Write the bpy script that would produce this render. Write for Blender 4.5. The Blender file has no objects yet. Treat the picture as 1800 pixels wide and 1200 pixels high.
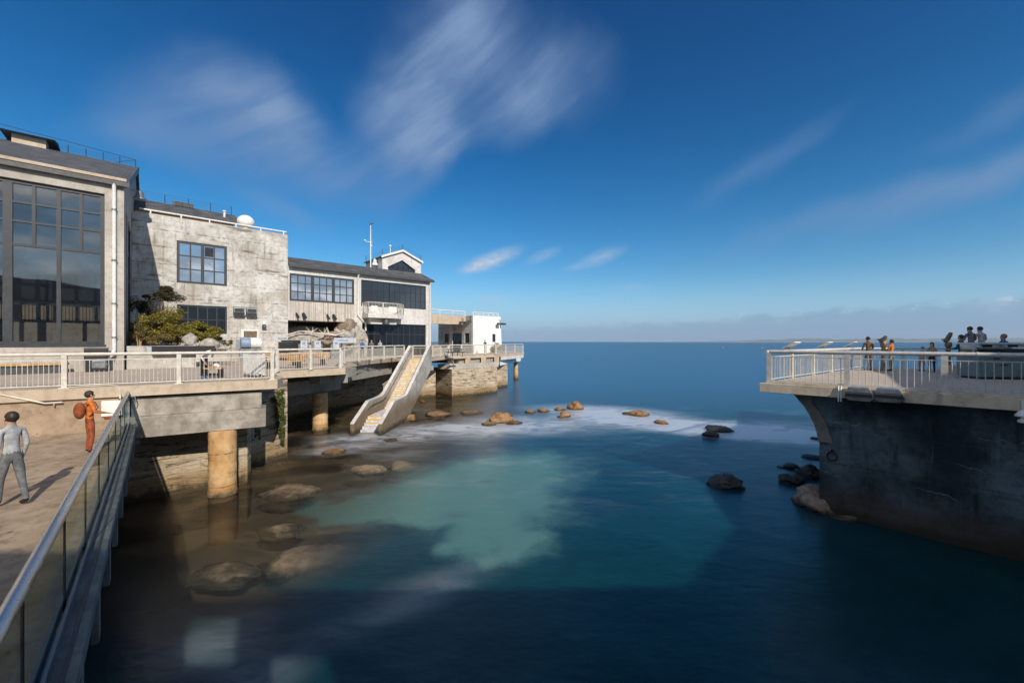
import bpy, bmesh, math, random
from mathutils import Vector, Matrix, noise
R = math.radians
random.seed(7)
C = bpy.context.scene
col = C.collection
FPX = 703.0
EYE = 6.1          # camera height above the water
DK = 4.55          # terrace level
PZ = 3.05          # lower plaza level

# ------------------------------------------------------------------ camera
cam = bpy.data.cameras.new('camera')
co = bpy.data.objects.new('camera', cam); col.objects.link(co)
co.location = (0, 0, EYE); co.rotation_euler = (R(90), 0, 0)
cam.sensor_width = 36; cam.lens = FPX / 1800 * 36
cam.clip_start = .05; cam.clip_end = 40000
C.camera = co
C.view_settings.view_transform = 'Standard'; C.view_settings.look = 'None'
C.view_settings.gamma = 1; C.view_settings.exposure = 0.0
C.view_settings.use_curve_mapping = False
C.cycles.max_bounces = 8; C.cycles.transparent_max_bounces = 16; C.cycles.volume_bounces = 0
C.cycles.caustics_reflective = False; C.cycles.caustics_refractive = False

# ------------------------------------------------------------------ sun + sky
SUN_EL = R(33); SUNH = Vector((.532, -.846, 0)).normalized()
sd = Vector((SUNH.x*math.cos(SUN_EL), SUNH.y*math.cos(SUN_EL), math.sin(SUN_EL)))
sl = bpy.data.lights.new('sun', 'SUN'); sl.energy = 4.3; sl.angle = R(.5); sl.color = (1, .915, .80)
so = bpy.data.objects.new('sun', sl); col.objects.link(so)
so.rotation_euler = (-sd).to_track_quat('-Z', 'Y').to_euler()
so.location = sd*60

class NT:
    """small helper to write node graphs"""
    def __init__(s, tree): s.t = tree; s.n = tree.nodes; s.l = tree.links
    def node(s, typ, **kw):
        n = s.n.new(typ)
        for k, v in kw.items():
            if k == 'inp':
                for a, b in v.items():
                    if hasattr(b, 'is_linked') or isinstance(b, bpy.types.NodeSocket): s.l.new(b, n.inputs[a])
                    else: n.inputs[a].default_value = b
            else: setattr(n, k, v)
        return n
    def math(s, op, a, b=0.0, c=None, clamp=False):
        n = s.n.new('ShaderNodeMath'); n.operation = op; n.use_clamp = clamp
        for i, v in enumerate([a, b] + ([c] if c is not None else [])):
            if isinstance(v, bpy.types.NodeSocket): s.l.new(v, n.inputs[i])
            else: n.inputs[i].default_value = v
        return n.outputs[0]
    def mix(s, f, a, b, mode='MIX'):
        n = s.n.new('ShaderNodeMix'); n.data_type = 'RGBA'; n.blend_type = mode
        for i, v in ((0, f), (6, a), (7, b)):
            if isinstance(v, bpy.types.NodeSocket): s.l.new(v, n.inputs[i])
            else:
                if i: v = tuple(v) + (1,) if len(v) == 3 else v
                n.inputs[i].default_value = v
        return n.outputs[2]
    def smooth(s, v, lo, hi, a=0., b=1.):
        n = s.n.new('ShaderNodeMapRange'); n.interpolation_type = 'SMOOTHSTEP'
        s.l.new(v, n.inputs[0])
        for i, x in enumerate((lo, hi, a, b)): n.inputs[i+1].default_value = x
        return n.outputs[0]
    def noise(s, vec, scale, detail=3, rough=.5, stretch=None, dist=0.):
        if stretch:
            m = s.n.new('ShaderNodeMapping'); m.inputs['Scale'].default_value = stretch
            s.l.new(vec, m.inputs[0]); vec = m.outputs[0]
        n = s.n.new('ShaderNodeTexNoise'); n.inputs['Scale'].default_value = scale
        n.inputs['Detail'].default_value = detail; n.inputs['Roughness'].default_value = rough
        n.inputs['Distortion'].default_value = dist
        s.l.new(vec, n.inputs['Vector']); return n.outputs[0]

def ellipse(T, vec, c, r, rot=0.):
    """soft blob: 1 in the centre, 0 at the ellipse edge (x, y of vec)"""
    m = T.n.new('ShaderNodeMapping'); m.vector_type = 'TEXTURE'
    m.inputs['Location'].default_value = (c[0], c[1], 0)
    m.inputs['Rotation'].default_value = (0, 0, rot)
    m.inputs['Scale'].default_value = (r[0], r[1], 1)
    T.l.new(vec, m.inputs[0])
    ln = T.n.new('ShaderNodeVectorMath'); ln.operation = 'LENGTH'; T.l.new(m.outputs[0], ln.inputs[0])
    return T.smooth(ln.outputs['Value'], 1.0, 0.0)

w = bpy.data.worlds.new('World'); C.world = w; w.use_nodes = True
T = NT(w.node_tree); T.n.clear()
sky = T.node('ShaderNodeTexSky', sky_type='NISHITA', sun_disc=False, sun_elevation=SUN_EL,
             sun_rotation=math.atan2(SUNH.x, SUNH.y), altitude=0, air_density=1.0, dust_density=.1, ozone_density=4.5)
hs = T.node('ShaderNodeHueSaturation', inp={'Hue': .494, 'Saturation': 1.34, 'Value': 1.02, 'Color': sky.outputs[0]})
tc = T.node('ShaderNodeTexCoord')
sx = T.node('ShaderNodeSeparateXYZ', inp={0: tc.outputs['Generated']})
AZ = T.math('ARCTAN2', sx.outputs[0], sx.outputs[1])
EL = T.math('ARCSINE', sx.outputs[2])
pol = T.smooth(EL, .0, .75)                       # a deep clear sky: the blue darkens towards the zenith
skyc = T.mix(pol, hs.outputs[0], T.mix(1.0, hs.outputs[0], (.05, .56, .74), 'MULTIPLY'))
skyc = T.mix(T.smooth(EL, .16, .0, 0, .85), skyc, (2.4, 4.5, 6.9))
cv = T.node('ShaderNodeCombineXYZ', inp={0: AZ, 1: EL, 2: 0.})
wob = T.noise(cv.outputs[0], 3.2, 3, .5, (1, 1.5, 1))
wob2 = T.noise(cv.outputs[0], 2.6, 3, .5, (1.4, 1, 1))
cvw = T.node('ShaderNodeCombineXYZ', inp={0: T.math('ADD', AZ, T.math('MULTIPLY_ADD', wob, .22, -.11)),
                                         1: T.math('ADD', EL, T.math('MULTIPLY_ADD', wob2, .16, -.08)), 2: 0.})
def ae(px, py):
    d = Vector((px-900, FPX, 600-py)); return math.atan2(d.x, d.y), math.asin(d.z/d.length)
# (px, py, half-width px, half-height px, rotation deg, strength): long soft streaks of cloud in the sky
clouds = [(450, 185, 150, 115, -12, .85), (490, 195, 80, 65, 0, .35), (330, 200, 140, 120, 20, .40), (570, 290, 150, 80, -20, .50), (420, 290, 180, 80, 0, .45),
          (500, 370, 90, 32, -5, .38), (775, 140, 190, 105, 50, .80), (720, 210, 140, 80, 48, .40), (790, 30, 130, 80, 20, .20), (740, 270, 100, 50, 40, .55),
          (925, 180, 130, 60, 25, .75), (900, 100, 170, 90, -20, .45), (1000, 150, 90, 70, 0, .18), (1330, 300, 170, 42, 24, .34),
          (1620, 345, 280, 75, 18, .5), (1770, 280, 180, 80, 28, .55), (1420, 400, 300, 40, 14, .26), (1740, 190, 160, 60, 25, .28),
          (250, 250, 120, 60, 10, .25)]
small = [(862, 458, 64, 20, 20, .75), (845, 466, 40, 11, 20, .5), (955, 449, 38, 14, 20, .28), (1055, 453, 50, 18, 18, .42), (865, 526, 32, 9, 3, .4), (1095, 554, 22, 8, 0, .38),
         (1010, 470, 30, 9, 10, .2), (1110, 505, 46, 10, 0, .18)]
def blobs(vec, lst):
    acc = None
    for (px, py, hw, hh, rot, st) in lst:
        a, e = ae(px, py); r = Vector((px-900, py-600)).length
        k = FPX/(FPX**2+(px-900)**2)
        el = ellipse(T, vec, (a, e), (hw*k*1.25, hh*k*1.05), R(rot))
        v = T.math('MULTIPLY', el, st)
        acc = v if acc is None else T.math('ADD', acc, v)
    return acc
m1 = blobs(cvw.outputs[0], clouds)
mrot = T.node('ShaderNodeMapping', inp={'Rotation': (0, 0, R(-32)), 0: cv.outputs[0]})
stk = T.noise(mrot.outputs[0], 7, 5, .6, (.55, 2.6, 1), .3)
m1 = T.math('MULTIPLY', m1, T.smooth(stk, .28, .72, .62, 1.15))
m2 = blobs(cv.outputs[0], small)
m2 = T.math('MULTIPLY', m2, T.smooth(T.noise(cv.outputs[0], 40, 3, .6, (1, 2.5, 1)), .3, .65, .55, 1.1))
# low cumulus bank along the horizon, rising to the right
top = T.smooth(AZ, -.2, 1.0, .030, .070)
bank_n = T.noise(cv.outputs[0], 26, 6, .62, (1, 1.9, 1))
edge = T.math('ADD', top, T.math('MULTIPLY_ADD', bank_n, .05, -.026))
hgt = T.math('SUBTRACT', edge, EL)
bank = T.smooth(hgt, -.004, .010)
bright = T.math('MULTIPLY', T.smooth(hgt, .030, .0), T.smooth(T.noise(cv.outputs[0], 14, 3), .45, .72))
bankc = T.mix(bright, (1.75, 3.0, 4.6), (3.5, 4.5, 5.6))
bank = T.math('MULTIPLY', bank, T.smooth(AZ, -.15, .75, .22, .60))
pf = T.math('MULTIPLY', T.smooth(T.noise(cv.outputs[0], 34, 4, .55, (1, 1.6, 1)), .60, .70), T.math('MULTIPLY', T.smooth(hgt, .020, .006), T.smooth(hgt, -.012, .0)))
pf = T.math('MULTIPLY', pf, T.smooth(AZ, 0., .5, .2, .9))
back = T.math('MULTIPLY', T.smooth(T.math('ABSOLUTE', AZ), 1.5, 2.1), T.smooth(T.noise(tc.outputs['Generated'], 3.0, 5, .6, (1, 1, 2.4), .5), .36, .58, .35, .95))
skyc = T.mix(back, skyc, T.mix(T.smooth(T.noise(tc.outputs['Generated'], 5.0, 4, .6, (1, 1, 2)), .4, .65), (2.6, 2.9, 3.4), (10.5, 10.8, 11.3)))
c = T.mix(T.math('MULTIPLY', m1, .86, clamp=True), skyc, (1.75, 2.75, 4.6))
c = T.mix(T.math('MULTIPLY', m2, 1.0, clamp=True), c, (4.4, 5.2, 6.4))
c = T.mix(T.math('MULTIPLY', bank, 1.0, clamp=True), c, bankc)
c = T.mix(T.math('MULTIPLY', pf, 1.0, clamp=True), c, (4.6, 5.6, 6.8))
bg = T.node('ShaderNodeBackground', inp={'Color': c, 'Strength': .115})
out = T.node('ShaderNodeOutputWorld'); T.l.new(bg.outputs[0], out.inputs[0])

# ------------------------------------------------------------------ geometry helpers
class MB:
    def __init__(s): s.v = []; s.f = []; s.sm = []; s.mi = []; s.m = 0
    def add(s, vs, fs, smooth=False):
        o = len(s.v); s.v += [Vector(p) for p in vs]
        for f in fs: s.f.append([i+o for i in f]); s.sm.append(smooth); s.mi.append(s.m)
        return s
    def box(s, x0, y0, z0, x1, y1, z1):
        if x0 > x1: x0, x1 = x1, x0
        if y0 > y1: y0, y1 = y1, y0
        if z0 > z1: z0, z1 = z1, z0
        return s.add([(x0,y0,z0),(x1,y0,z0),(x1,y1,z0),(x0,y1,z0),(x0,y0,z1),(x1,y0,z1),(x1,y1,z1),(x0,y1,z1)],
              [(0,3,2,1),(4,5,6,7),(0,1,5,4),(1,2,6,5),(2,3,7,6),(3,0,4,7)])
    def prism(s, poly, z0, z1):
        """plan polygon between two heights (z may be callables of x, y)"""
        n = len(poly); a = sum(poly[i][0]*poly[(i+1)%n][1]-poly[(i+1)%n][0]*poly[i][1] for i in range(n))
        if a < 0: poly = poly[::-1]
        f0 = z0 if callable(z0) else (lambda x, y: z0); f1 = z1 if callable(z1) else (lambda x, y: z1)
        vs = [(x, y, f0(x, y)) for x, y in poly] + [(x, y, f1(x, y)) for x, y in poly]
        fs = [tuple(range(n))[::-1], tuple(range(n, 2*n))] + [(i, (i+1)%n, n+(i+1)%n, n+i) for i in range(n)]
        return s.add(vs, fs)
    def extr(s, pts, d):
        """closed 3-D polygon swept by vector d"""
        n = len(pts); d = Vector(d); p = [Vector(q) for q in pts]
        nm = Vector((0,0,0))
        for i in range(n): nm += p[i].cross(p[(i+1)%n])
        if nm.dot(d) > 0: p = p[::-1]
        return s.add(p+[q+d for q in p], [tuple(range(n)), tuple(range(n, 2*n))[::-1]] + [(i, n+i, n+(i+1)%n, (i+1)%n) for i in range(n)])
    def bar(s, p, q, w, h, up=(0,0,1)):
        p = Vector(p); q = Vector(q); d = (q-p).normalized(); u = Vector(up)
        if abs(d.dot(u)) > .98: u = Vector((1,0,0))
        x = d.cross(u).normalized(); y = x.cross(d).normalized()
        c = [(-w/2,-h/2),(w/2,-h/2),(w/2,h/2),(-w/2,h/2)]
        return s.add([p+x*a+y*b for a, b in c]+[q+x*a+y*b for a, b in c], [(0,1,2,3),(7,6,5,4),(0,4,5,1),(1,5,6,2),(2,6,7,3),(3,7,4,0)])
    def obar(s, p, dirv, w, d, h):
        """upright post at p: width w across dirv, depth d, height h"""
        p = Vector(p); x = Vector(dirv).normalized(); y = Vector((0,0,1)).cross(x)
        c = [x*a+y*b for a, b in ((-w/2,-d/2),(w/2,-d/2),(w/2,d/2),(-w/2,d/2))]
        z = Vector((0,0,h))
        return s.add([p+k for k in c]+[p+k+z for k in c], [(3,2,1,0),(4,5,6,7),(0,1,5,4),(1,2,6,5),(2,3,7,6),(3,0,4,7)])
    def tube(s, pts, r, n=8, cap=True):
        pts = [Vector(p) for p in pts]; rs = r if isinstance(r, (list, tuple)) else [r]*len(pts)
        rings = []; pu = None
        for i, p in enumerate(pts):
            d = (pts[min(i+1, len(pts)-1)]-pts[max(i-1, 0)]).normalized()
            u = pu if pu is not None else (Vector((0,0,1)) if abs(d.z) < .9 else Vector((1,0,0)))
            x = d.cross(u).normalized(); y = x.cross(d).normalized(); pu = y
            rings.append([p+(x*math.cos(2*math.pi*k/n)+y*math.sin(2*math.pi*k/n))*rs[i] for k in range(n)])
        vs = [v for r_ in rings for v in r_]; fs = []
        for i in range(len(pts)-1):
            for k in range(n): fs.append((i*n+k, i*n+(k+1)%n, (i+1)*n+(k+1)%n, (i+1)*n+k))
        s.add(vs, fs, True)
        if cap: s.add(rings[0]+rings[-1], [tuple(range(n))[::-1], tuple(range(n, 2*n))])
        return s
    def lathe(s, c, prof, n=20, ax=None):
        """prof: list of (radius, height) round a vertical axis at c"""
        c = Vector(c); vs = []; fs = []
        for r, z in prof:
            for k in range(n): vs.append(c+Vector((r*math.cos(2*math.pi*k/n), r*math.sin(2*math.pi*k/n), z)))
        for i in range(len(prof)-1):
            for k in range(n): fs.append((i*n+k, i*n+(k+1)%n, (i+1)*n+(k+1)%n, (i+1)*n+k))
        s.add(vs, fs, True); s.add(vs[:n]+vs[-n:], [tuple(range(n))[::-1], tuple(range(n, 2*n))]); return s
    def ball(s, c, r, seg=12, rings=8, sc=(1,1,1)):
        c = Vector(c); vs = []; fs = []
        for i in range(rings+1):
            t = math.pi*i/rings
            for k in range(seg):
                p = 2*math.pi*k/seg
                vs.append(c+Vector((r*sc[0]*math.sin(t)*math.cos(p), r*sc[1]*math.sin(t)*math.sin(p), r*sc[2]*math.cos(t))))
        for i in range(rings):
            for k in range(seg): fs.append((i*seg+k, (i+1)*seg+k, (i+1)*seg+(k+1)%seg, i*seg+(k+1)%seg))
        return s.add(vs, fs, True)
    def wall(s, a0, a1, z0, z1, s0, s1, holes=(), axis='x'):
        """slab along a (x) between depths s0 (front) and s1, with rectangular holes (a0, a1, z0, z1)"""
        xs = sorted({a0, a1} | {min(max(h[i], a0), a1) for h in holes for i in (0, 1)})
        zs = sorted({z0, z1} | {min(max(h[i], z0), z1) for h in holes for i in (2, 3)})
        P = (lambda a, d, z: (a, d, z)) if axis == 'x' else (lambda a, d, z: (d, a, z))
        def inh(xa, za): return any(h[0] <= xa <= h[1] and h[2] <= za <= h[3] for h in holes)
        solid = {}
        for i in range(len(xs)-1):
            for j in range(len(zs)-1): solid[i, j] = not inh((xs[i]+xs[i+1])/2, (zs[j]+zs[j+1])/2)
        for (i, j), ok in solid.items():
            if not ok: continue
            x, X, z, Z = xs[i], xs[i+1], zs[j], zs[j+1]
            q = [[P(x,s0,z),P(X,s0,z),P(X,s0,Z),P(x,s0,Z)], [P(X,s1,z),P(x,s1,z),P(x,s1,Z),P(X,s1,Z)]]
            if not solid.get((i-1, j)): q.append([P(x,s1,z),P(x,s0,z),P(x,s0,Z),P(x,s1,Z)])
            if not solid.get((i+1, j)): q.append([P(X,s0,z),P(X,s1,z),P(X,s1,Z),P(X,s0,Z)])
            if not solid.get((i, j-1)): q.append([P(x,s0,z),P(x,s1,z),P(X,s1,z),P(X,s0,z)])
            if not solid.get((i, j+1)): q.append([P(x,s0,Z),P(X,s0,Z),P(X,s1,Z),P(x,s1,Z)])
            for f in q: s.add(f if axis == 'x' else f[::-1], [(0,1,2,3)])
        return s
    def build(s, name, mat, parent=None, rel=None, bevel=0):
        off = OFF.get(parent.name, Vector((0,0,0))) if parent else (rel if rel is not None else Vector((0,0,0)))
        me = bpy.data.meshes.new(name)
        me.from_pydata([v-off for v in s.v], [], s.f)
        for m in (mat if isinstance(mat, (list, tuple)) else [mat]): me.materials.append(m)
        me.polygons.foreach_set('use_smooth', s.sm); me.polygons.foreach_set('material_index', s.mi)
        me.validate(); me.update()
        o = bpy.data.objects.new(name, me); col.objects.link(o)
        if parent is not None:
            o.parent = parent
            OFF[o.name] = off
        else:
            o.location = off; OFF[o.name] = off
        if bevel:
            b = o.modifiers.new('bevel', 'BEVEL'); b.width = bevel; b.segments = 2; b.limit_method = 'ANGLE'; b.angle_limit = R(40)
        return o
OFF = {}
# facade frame: a runs along the facades, s into the depth behind the front facade
FO = Vector((-21.3, 21.4, 0)); U = Vector((.747, .665, 0)).normalized(); V = Vector((-U.y, U.x, 0))
FRZ = math.atan2(U.y, U.x)
def a_of(px, s):
    r = (px-900)/FPX
    return (r*(FO.y+s*V.y)-FO.x-s*V.x)/(U.x-r*U.y)
def z_of(px, py, s):
    Y = FO.y + a_of(px, s)*U.y + s*V.y
    return EYE + (600-py)*Y/FPX
def az(px, py, s): return a_of(px, s), z_of(px, py, s)
def FW(a, s, z=0):
    p = FO + U*a + V*s; return Vector((p.x, p.y, z))
def at(px, py, Y): return Vector(((px-900)/FPX*Y, Y, EYE+(600-py)*Y/FPX))
def onz(px, py, z):
    Y = (EYE-z)*FPX/(py-600); return Vector(((px-900)/FPX*Y, Y, z))
def tag(o, label=None, cat=None, group=None, kind=None):
    if label: o['label'] = label
    if cat: o['category'] = cat
    if group: o['group'] = group
    if kind: o['kind'] = kind
    return o
def thing(name, label, cat, base, rz=0, group=None, facade=False):
    """an Empty; its parts' vertices are written in world axes (or facade axes) and shifted by base"""
    o = bpy.data.objects.new(name, None); col.objects.link(o); o.empty_display_size = .3
    b = Vector(base); OFF[o.name] = b
    if facade: o.location = FW(b.x, b.y, b.z); o.rotation_euler = (0, 0, FRZ)
    else: o.location = b
    tag(o, label, cat, group); return o
def lthing(name, label, cat, loc, rz=0, group=None):
    """an Empty whose parts are written in its own local axes"""
    o = bpy.data.objects.new(name, None); col.objects.link(o); o.empty_display_size = .3
    OFF[o.name] = Vector((0,0,0)); o.location = loc; o.rotation_euler = (0, 0, rz)
    tag(o, label, cat, group); return o
def copy_tree(o, parent=None):
    c = o.copy(); col.objects.link(c); c.parent = parent; OFF[c.name] = OFF.get(o.name, Vector((0,0,0)))
    for ch in list(o.children): copy_tree(ch, c)
    return c

# ------------------------------------------------------------------ materials
MAT = {}
def newmat(name):
    m = bpy.data.materials.new(name); m.use_nodes = True
    T = NT(m.node_tree); b = T.n['Principled BSDF']; return m, T, b
def pos(T): return T.node('ShaderNodeNewGeometry').outputs['Position']
def bump(T, b, h, st=.3, dist=.02):
    n = T.node('ShaderNodeBump', inp={'Strength': st, 'Distance': dist, 'Height': h}); T.l.new(n.outputs[0], b.inputs['Normal'])
def concrete(name, base, dark, light=None, streak=.5, spots=.5, lines=0., boards=0., rust=0., rough=.85, tide=None, tcol=(.10,.075,.03), big=1., crack=0., strata=0.):
    m, T, b = newmat(name); P = pos(T)
    light = light or tuple(min(1, x*1.25) for x in base)
    n1 = T.noise(P, .55*big, 5, .6); n2 = T.noise(P, 3.5, 5, .65); n3 = T.noise(P, 28, 3, .6)
    c = T.mix(T.smooth(n1, .35, .65), base, light)
    c = T.mix(T.smooth(n2, .42, .75, 0, .55), c, dark)
    st = T.noise(P, 1.9, 4, .6, (1.6, 1.6, .13)); st2 = T.noise(P, .8, 3, .5)
    c = T.mix(T.math('MULTIPLY', T.smooth(st, .5, .74), T.smooth(st2, .4, .62, .15*streak, streak)), c, dark)
    st3 = T.noise(P, 2.7, 3, .6, (1.8, 1.8, .10))
    c = T.mix(T.smooth(st3, .6, .8, 0, streak*.6), c, light)
    if spots:
        vo = T.node('ShaderNodeTexVoronoi', inp={'Vector': P, 'Scale': 1.3}, feature='F1')
        sp = T.math('ADD', vo.outputs['Distance'], T.math('MULTIPLY', n3, .14))
        c = T.mix(T.smooth(sp, .15, .10, 0, spots), c, tuple(x*.28 for x in dark))
        pit = T.noise(P, 11, 2, .5, (1, 1, .8))
        c = T.mix(T.smooth(pit, .70, .76, 0, spots*.8), c, tuple(x*.4 for x in dark))
    if lines:
        sz = T.node('ShaderNodeSeparateXYZ', inp={0: P}).outputs[2]
        z = T.math('ADD', sz, T.math('MULTIPLY', n2, .10))
        fr = T.math('ABSOLUTE', T.math('SUBTRACT', T.math('FRACT', T.math('DIVIDE', z, 1.25)), .5))
        c = T.mix(T.math('MULTIPLY', T.smooth(fr, .03, .006), T.smooth(n2, .4, .62, .1, lines)), c, tuple(x*.45 for x in dark))
        gr = T.noise(P, .9, 4, .6, (.5, .5, 2.6))
        c = T.mix(T.math('MULTIPLY', T.smooth(gr, .56, .72), .75*lines), c, tuple(x*.62 for x in dark))
    if boards:
        br = T.noise(P, 5.5, 1, .5, (2.0, 2.0, .02))
        c = T.mix(T.smooth(br, .45, .62, 0, boards), c, dark)
    if crack:
        sz0 = T.node('ShaderNodeSeparateXYZ', inp={0: P}).outputs[2]
        zl = T.math('ADD', sz0, T.math('MULTIPLY_ADD', T.noise(P, .7, 4, .6), 1.1, -.55))
        fr0 = T.math('ABSOLUTE', T.math('SUBTRACT', T.math('FRACT', T.math('DIVIDE', zl, .95)), .5))
        c = T.mix(T.math('MULTIPLY', T.smooth(fr0, .028, .004), T.smooth(T.noise(P, .55, 3, .6), .47, .62, 0, .30)), c, tuple(min(1, x*crack) for x in light))
        vn = T.noise(P, 3.0, 3, .6, (1.5, 1.5, .12), .1)
        c = T.mix(T.math('MULTIPLY', T.smooth(vn, .70, .76), T.smooth(T.noise(P, 1.1, 2), .48, .6, 0, .6)), c, tuple(min(1, x*crack) for x in light))
    if strata:
        sn = T.noise(P, 1.5, 6, .68, (.7, .7, 3.6), .5)
        c = T.mix(T.smooth(sn, .53, .63, 0, strata), c, tuple(x*.35 for x in dark))
        c = T.mix(T.smooth(sn, .42, .34, 0, strata*.7), c, tuple(min(1, x*1.15) for x in light))
    if rust:
        ru = T.math('MULTIPLY', T.smooth(T.noise(P, 1.1, 5, .65, (1, 1, .5)), .55, .70), rust)
        c = T.mix(ru, c, (.36, .12, .035))
    if tide is not None:
        sz = T.node('ShaderNodeSeparateXYZ', inp={0: P}).outputs[2]
        zz = T.math('ADD', sz, T.math('MULTIPLY_ADD', n2, .9, -.45))
        c = T.mix(T.smooth(zz, tide, tide*.35, 0, .8), c, tcol)
        c = T.mix(T.smooth(zz, .45, .12, 0, .85), c, (.035, .03, .018))
    T.l.new(c, b.inputs['Base Color']); b.inputs['Roughness'].default_value = rough
    b.inputs['Specular IOR Level'].default_value = .25
    h = T.math('ADD', T.math('MULTIPLY', n2, .6), T.math('MULTIPLY', n3, .35))
    if strata: h = T.math('SUBTRACT', h, T.math('MULTIPLY', sn, 2.5))
    bump(T, b, h, .5 if not strata else .9, .03 if not strata else .06)
    MAT[name] = m; return m
concrete('hall_concrete', (.43,.395,.35), (.27,.225,.175), (.54,.505,.45), .55, .6, .25)
concrete('block_concrete', (.47,.435,.385), (.21,.175,.135), (.68,.665,.635), 1., .7, 1.)
concrete('board_concrete', (.52,.48,.43), (.36,.31,.26), None, .3, .3, 0., .8)
concrete('pale_concrete', (.62,.60,.565), (.38,.335,.28), (.74,.72,.69), .45, .3, 0.)
concrete('white_wall', (.84,.83,.80), (.66,.60,.50), (.9,.9,.88), .3, .25, 0.)
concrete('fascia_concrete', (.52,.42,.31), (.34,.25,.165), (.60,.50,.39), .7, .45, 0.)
concrete('floor_concrete', (.46,.385,.31), (.34,.275,.215), (.52,.44,.36), .0, .3, 0.)
concrete('plaza_concrete', (.34,.25,.17), (.15,.105,.07), (.44,.335,.235), .3, .9, .15, big=1.7)
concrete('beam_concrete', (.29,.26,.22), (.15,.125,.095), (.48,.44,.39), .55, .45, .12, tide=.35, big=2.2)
concrete('guard_concrete', (.17,.17,.165), (.07,.07,.068), (.26,.26,.25), .4, .4, 0., big=4)
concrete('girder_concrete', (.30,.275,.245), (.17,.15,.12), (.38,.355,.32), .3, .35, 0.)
concrete('pile_rust', (.60,.34,.13), (.28,.135,.05), (.74,.52,.28), .6, .8, .9, 0., .5, tide=.9, tcol=(.33,.16,.05))
concrete('foundation', (.50,.40,.28), (.24,.175,.115), (.66,.55,.41), .5, .9, 1., 0., .55, tide=1.2, tcol=(.30,.20,.09), strata=.85)
concrete('stair_concrete', (.42,.39,.345), (.15,.13,.10), (.58,.56,.52), 1., .7, .0, tide=2.6, tcol=(.15,.09,.035), big=1.8)
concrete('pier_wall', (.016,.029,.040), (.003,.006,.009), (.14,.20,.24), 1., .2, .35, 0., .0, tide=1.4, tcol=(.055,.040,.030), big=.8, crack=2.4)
concrete('pier_rib', (.17,.165,.15), (.09,.085,.075), None, .5, .3, 0.)
concrete('pier_fascia', (.56,.47,.36), (.30,.24,.17), (.66,.57,.45), .8, .3, 0.)

def plain(name, colr, rough=.5, metal=0., var=.12, scale=6, spec=.5, rust=0.):
    m, T, b = newmat(name); P = pos(T)
    n = T.noise(P, scale, 4, .6)
    c = T.mix(T.smooth(n, .35, .7), tuple(x*(1-var) for x in colr), tuple(min(1, x*(1+var)) for x in colr))
    if rust:
        c = T.mix(T.smooth(T.noise(P, 3.3, 5, .7), .60, .68, 0, rust), c, (.30, .11, .03))
    T.l.new(c, b.inputs['Base Color']); b.inputs['Metallic'].default_value = metal
    T.l.new(T.smooth(n, .3, .7, max(0, rough-.08), min(1, rough+.1)), b.inputs['Roughness']); b.inputs['Specular IOR Level'].default_value = spec
    MAT[name] = m; return m
plain('rail_paint', (.66,.62,.55), .5, rust=.35)
plain('pier_rail_paint', (.55,.53,.50), .42, rust=.12)
plain('white_paint', (.80,.79,.76), .45)
plain('dark_frame', (.042,.047,.055), .45, spec=.4)
plain('gutter_metal', (.06,.06,.062), .5)
plain('galvanised', (.34,.36,.38), .38, .7)
plain('steel_rail', (.50,.52,.54), .28, .85, .1, 3)
plain('channel_metal', (.20,.22,.24), .4, .7)
plain('black', (.012,.012,.014), .5)
plain('dark_grey', (.06,.065,.07), .5)
plain('wood_orange', (.52,.30,.11), .6, 0, .3, 3)
plain('wood', (.42,.27,.13), .6, 0, .3, 3)
plain('yellow_nosing', (.85,.50,.02), .6, 0, .12, 5)
plain('step_grey', (.60,.60,.62), .8, 0, .2, 4)
plain('rope', (.18,.24,.30), .8)
plain('sign_white', (.50,.54,.60), .4)
plain('sign_grey', (.30,.33,.37), .4)
plain('sign_blue', (.24,.33,.46), .35)
plain('bronze', (.20,.15,.09), .45, .4)
plain('stone_grey', (.40,.37,.33), .9, 0, .35, 3)
plain('driftwood', (.66,.58,.50), .8)
plain('cabinet_teal', (.12,.19,.22), .5)
plain('counter', (.55,.62,.68), .3)
plain('buoy_orange', (.62,.28,.06), .5)
plain('skin', (.50,.29,.19), .55, 0, .05)
plain('hair_dark', (.035,.022,.014), .6)
plain('hair_blond', (.30,.19,.09), .6)
plain('shoe_black', (.015,.015,.017), .5)
plain('shoe_white', (.55,.55,.55), .5)
plain('shoe_blue', (.08,.20,.42), .5)
for nm, cc in {'cloth_orange': (.60,.18,.045), 'cloth_rust': (.30,.085,.04), 'cloth_dark': (.035,.035,.04), 'cloth_grey': (.16,.17,.18), 'cloth_lightgrey': (.42,.43,.44),
               'cloth_brown': (.16,.10,.06), 'cloth_blue': (.04,.14,.42), 'cloth_navy': (.03,.05,.10), 'cloth_white': (.65,.68,.72), 'cloth_denim': (.10,.15,.24),
               'cloth_teal': (.04,.10,.13), 'cloth_tan': (.36,.25,.15)}.items(): plain(nm, cc, .9, 0, .25, 9, .1)

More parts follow.
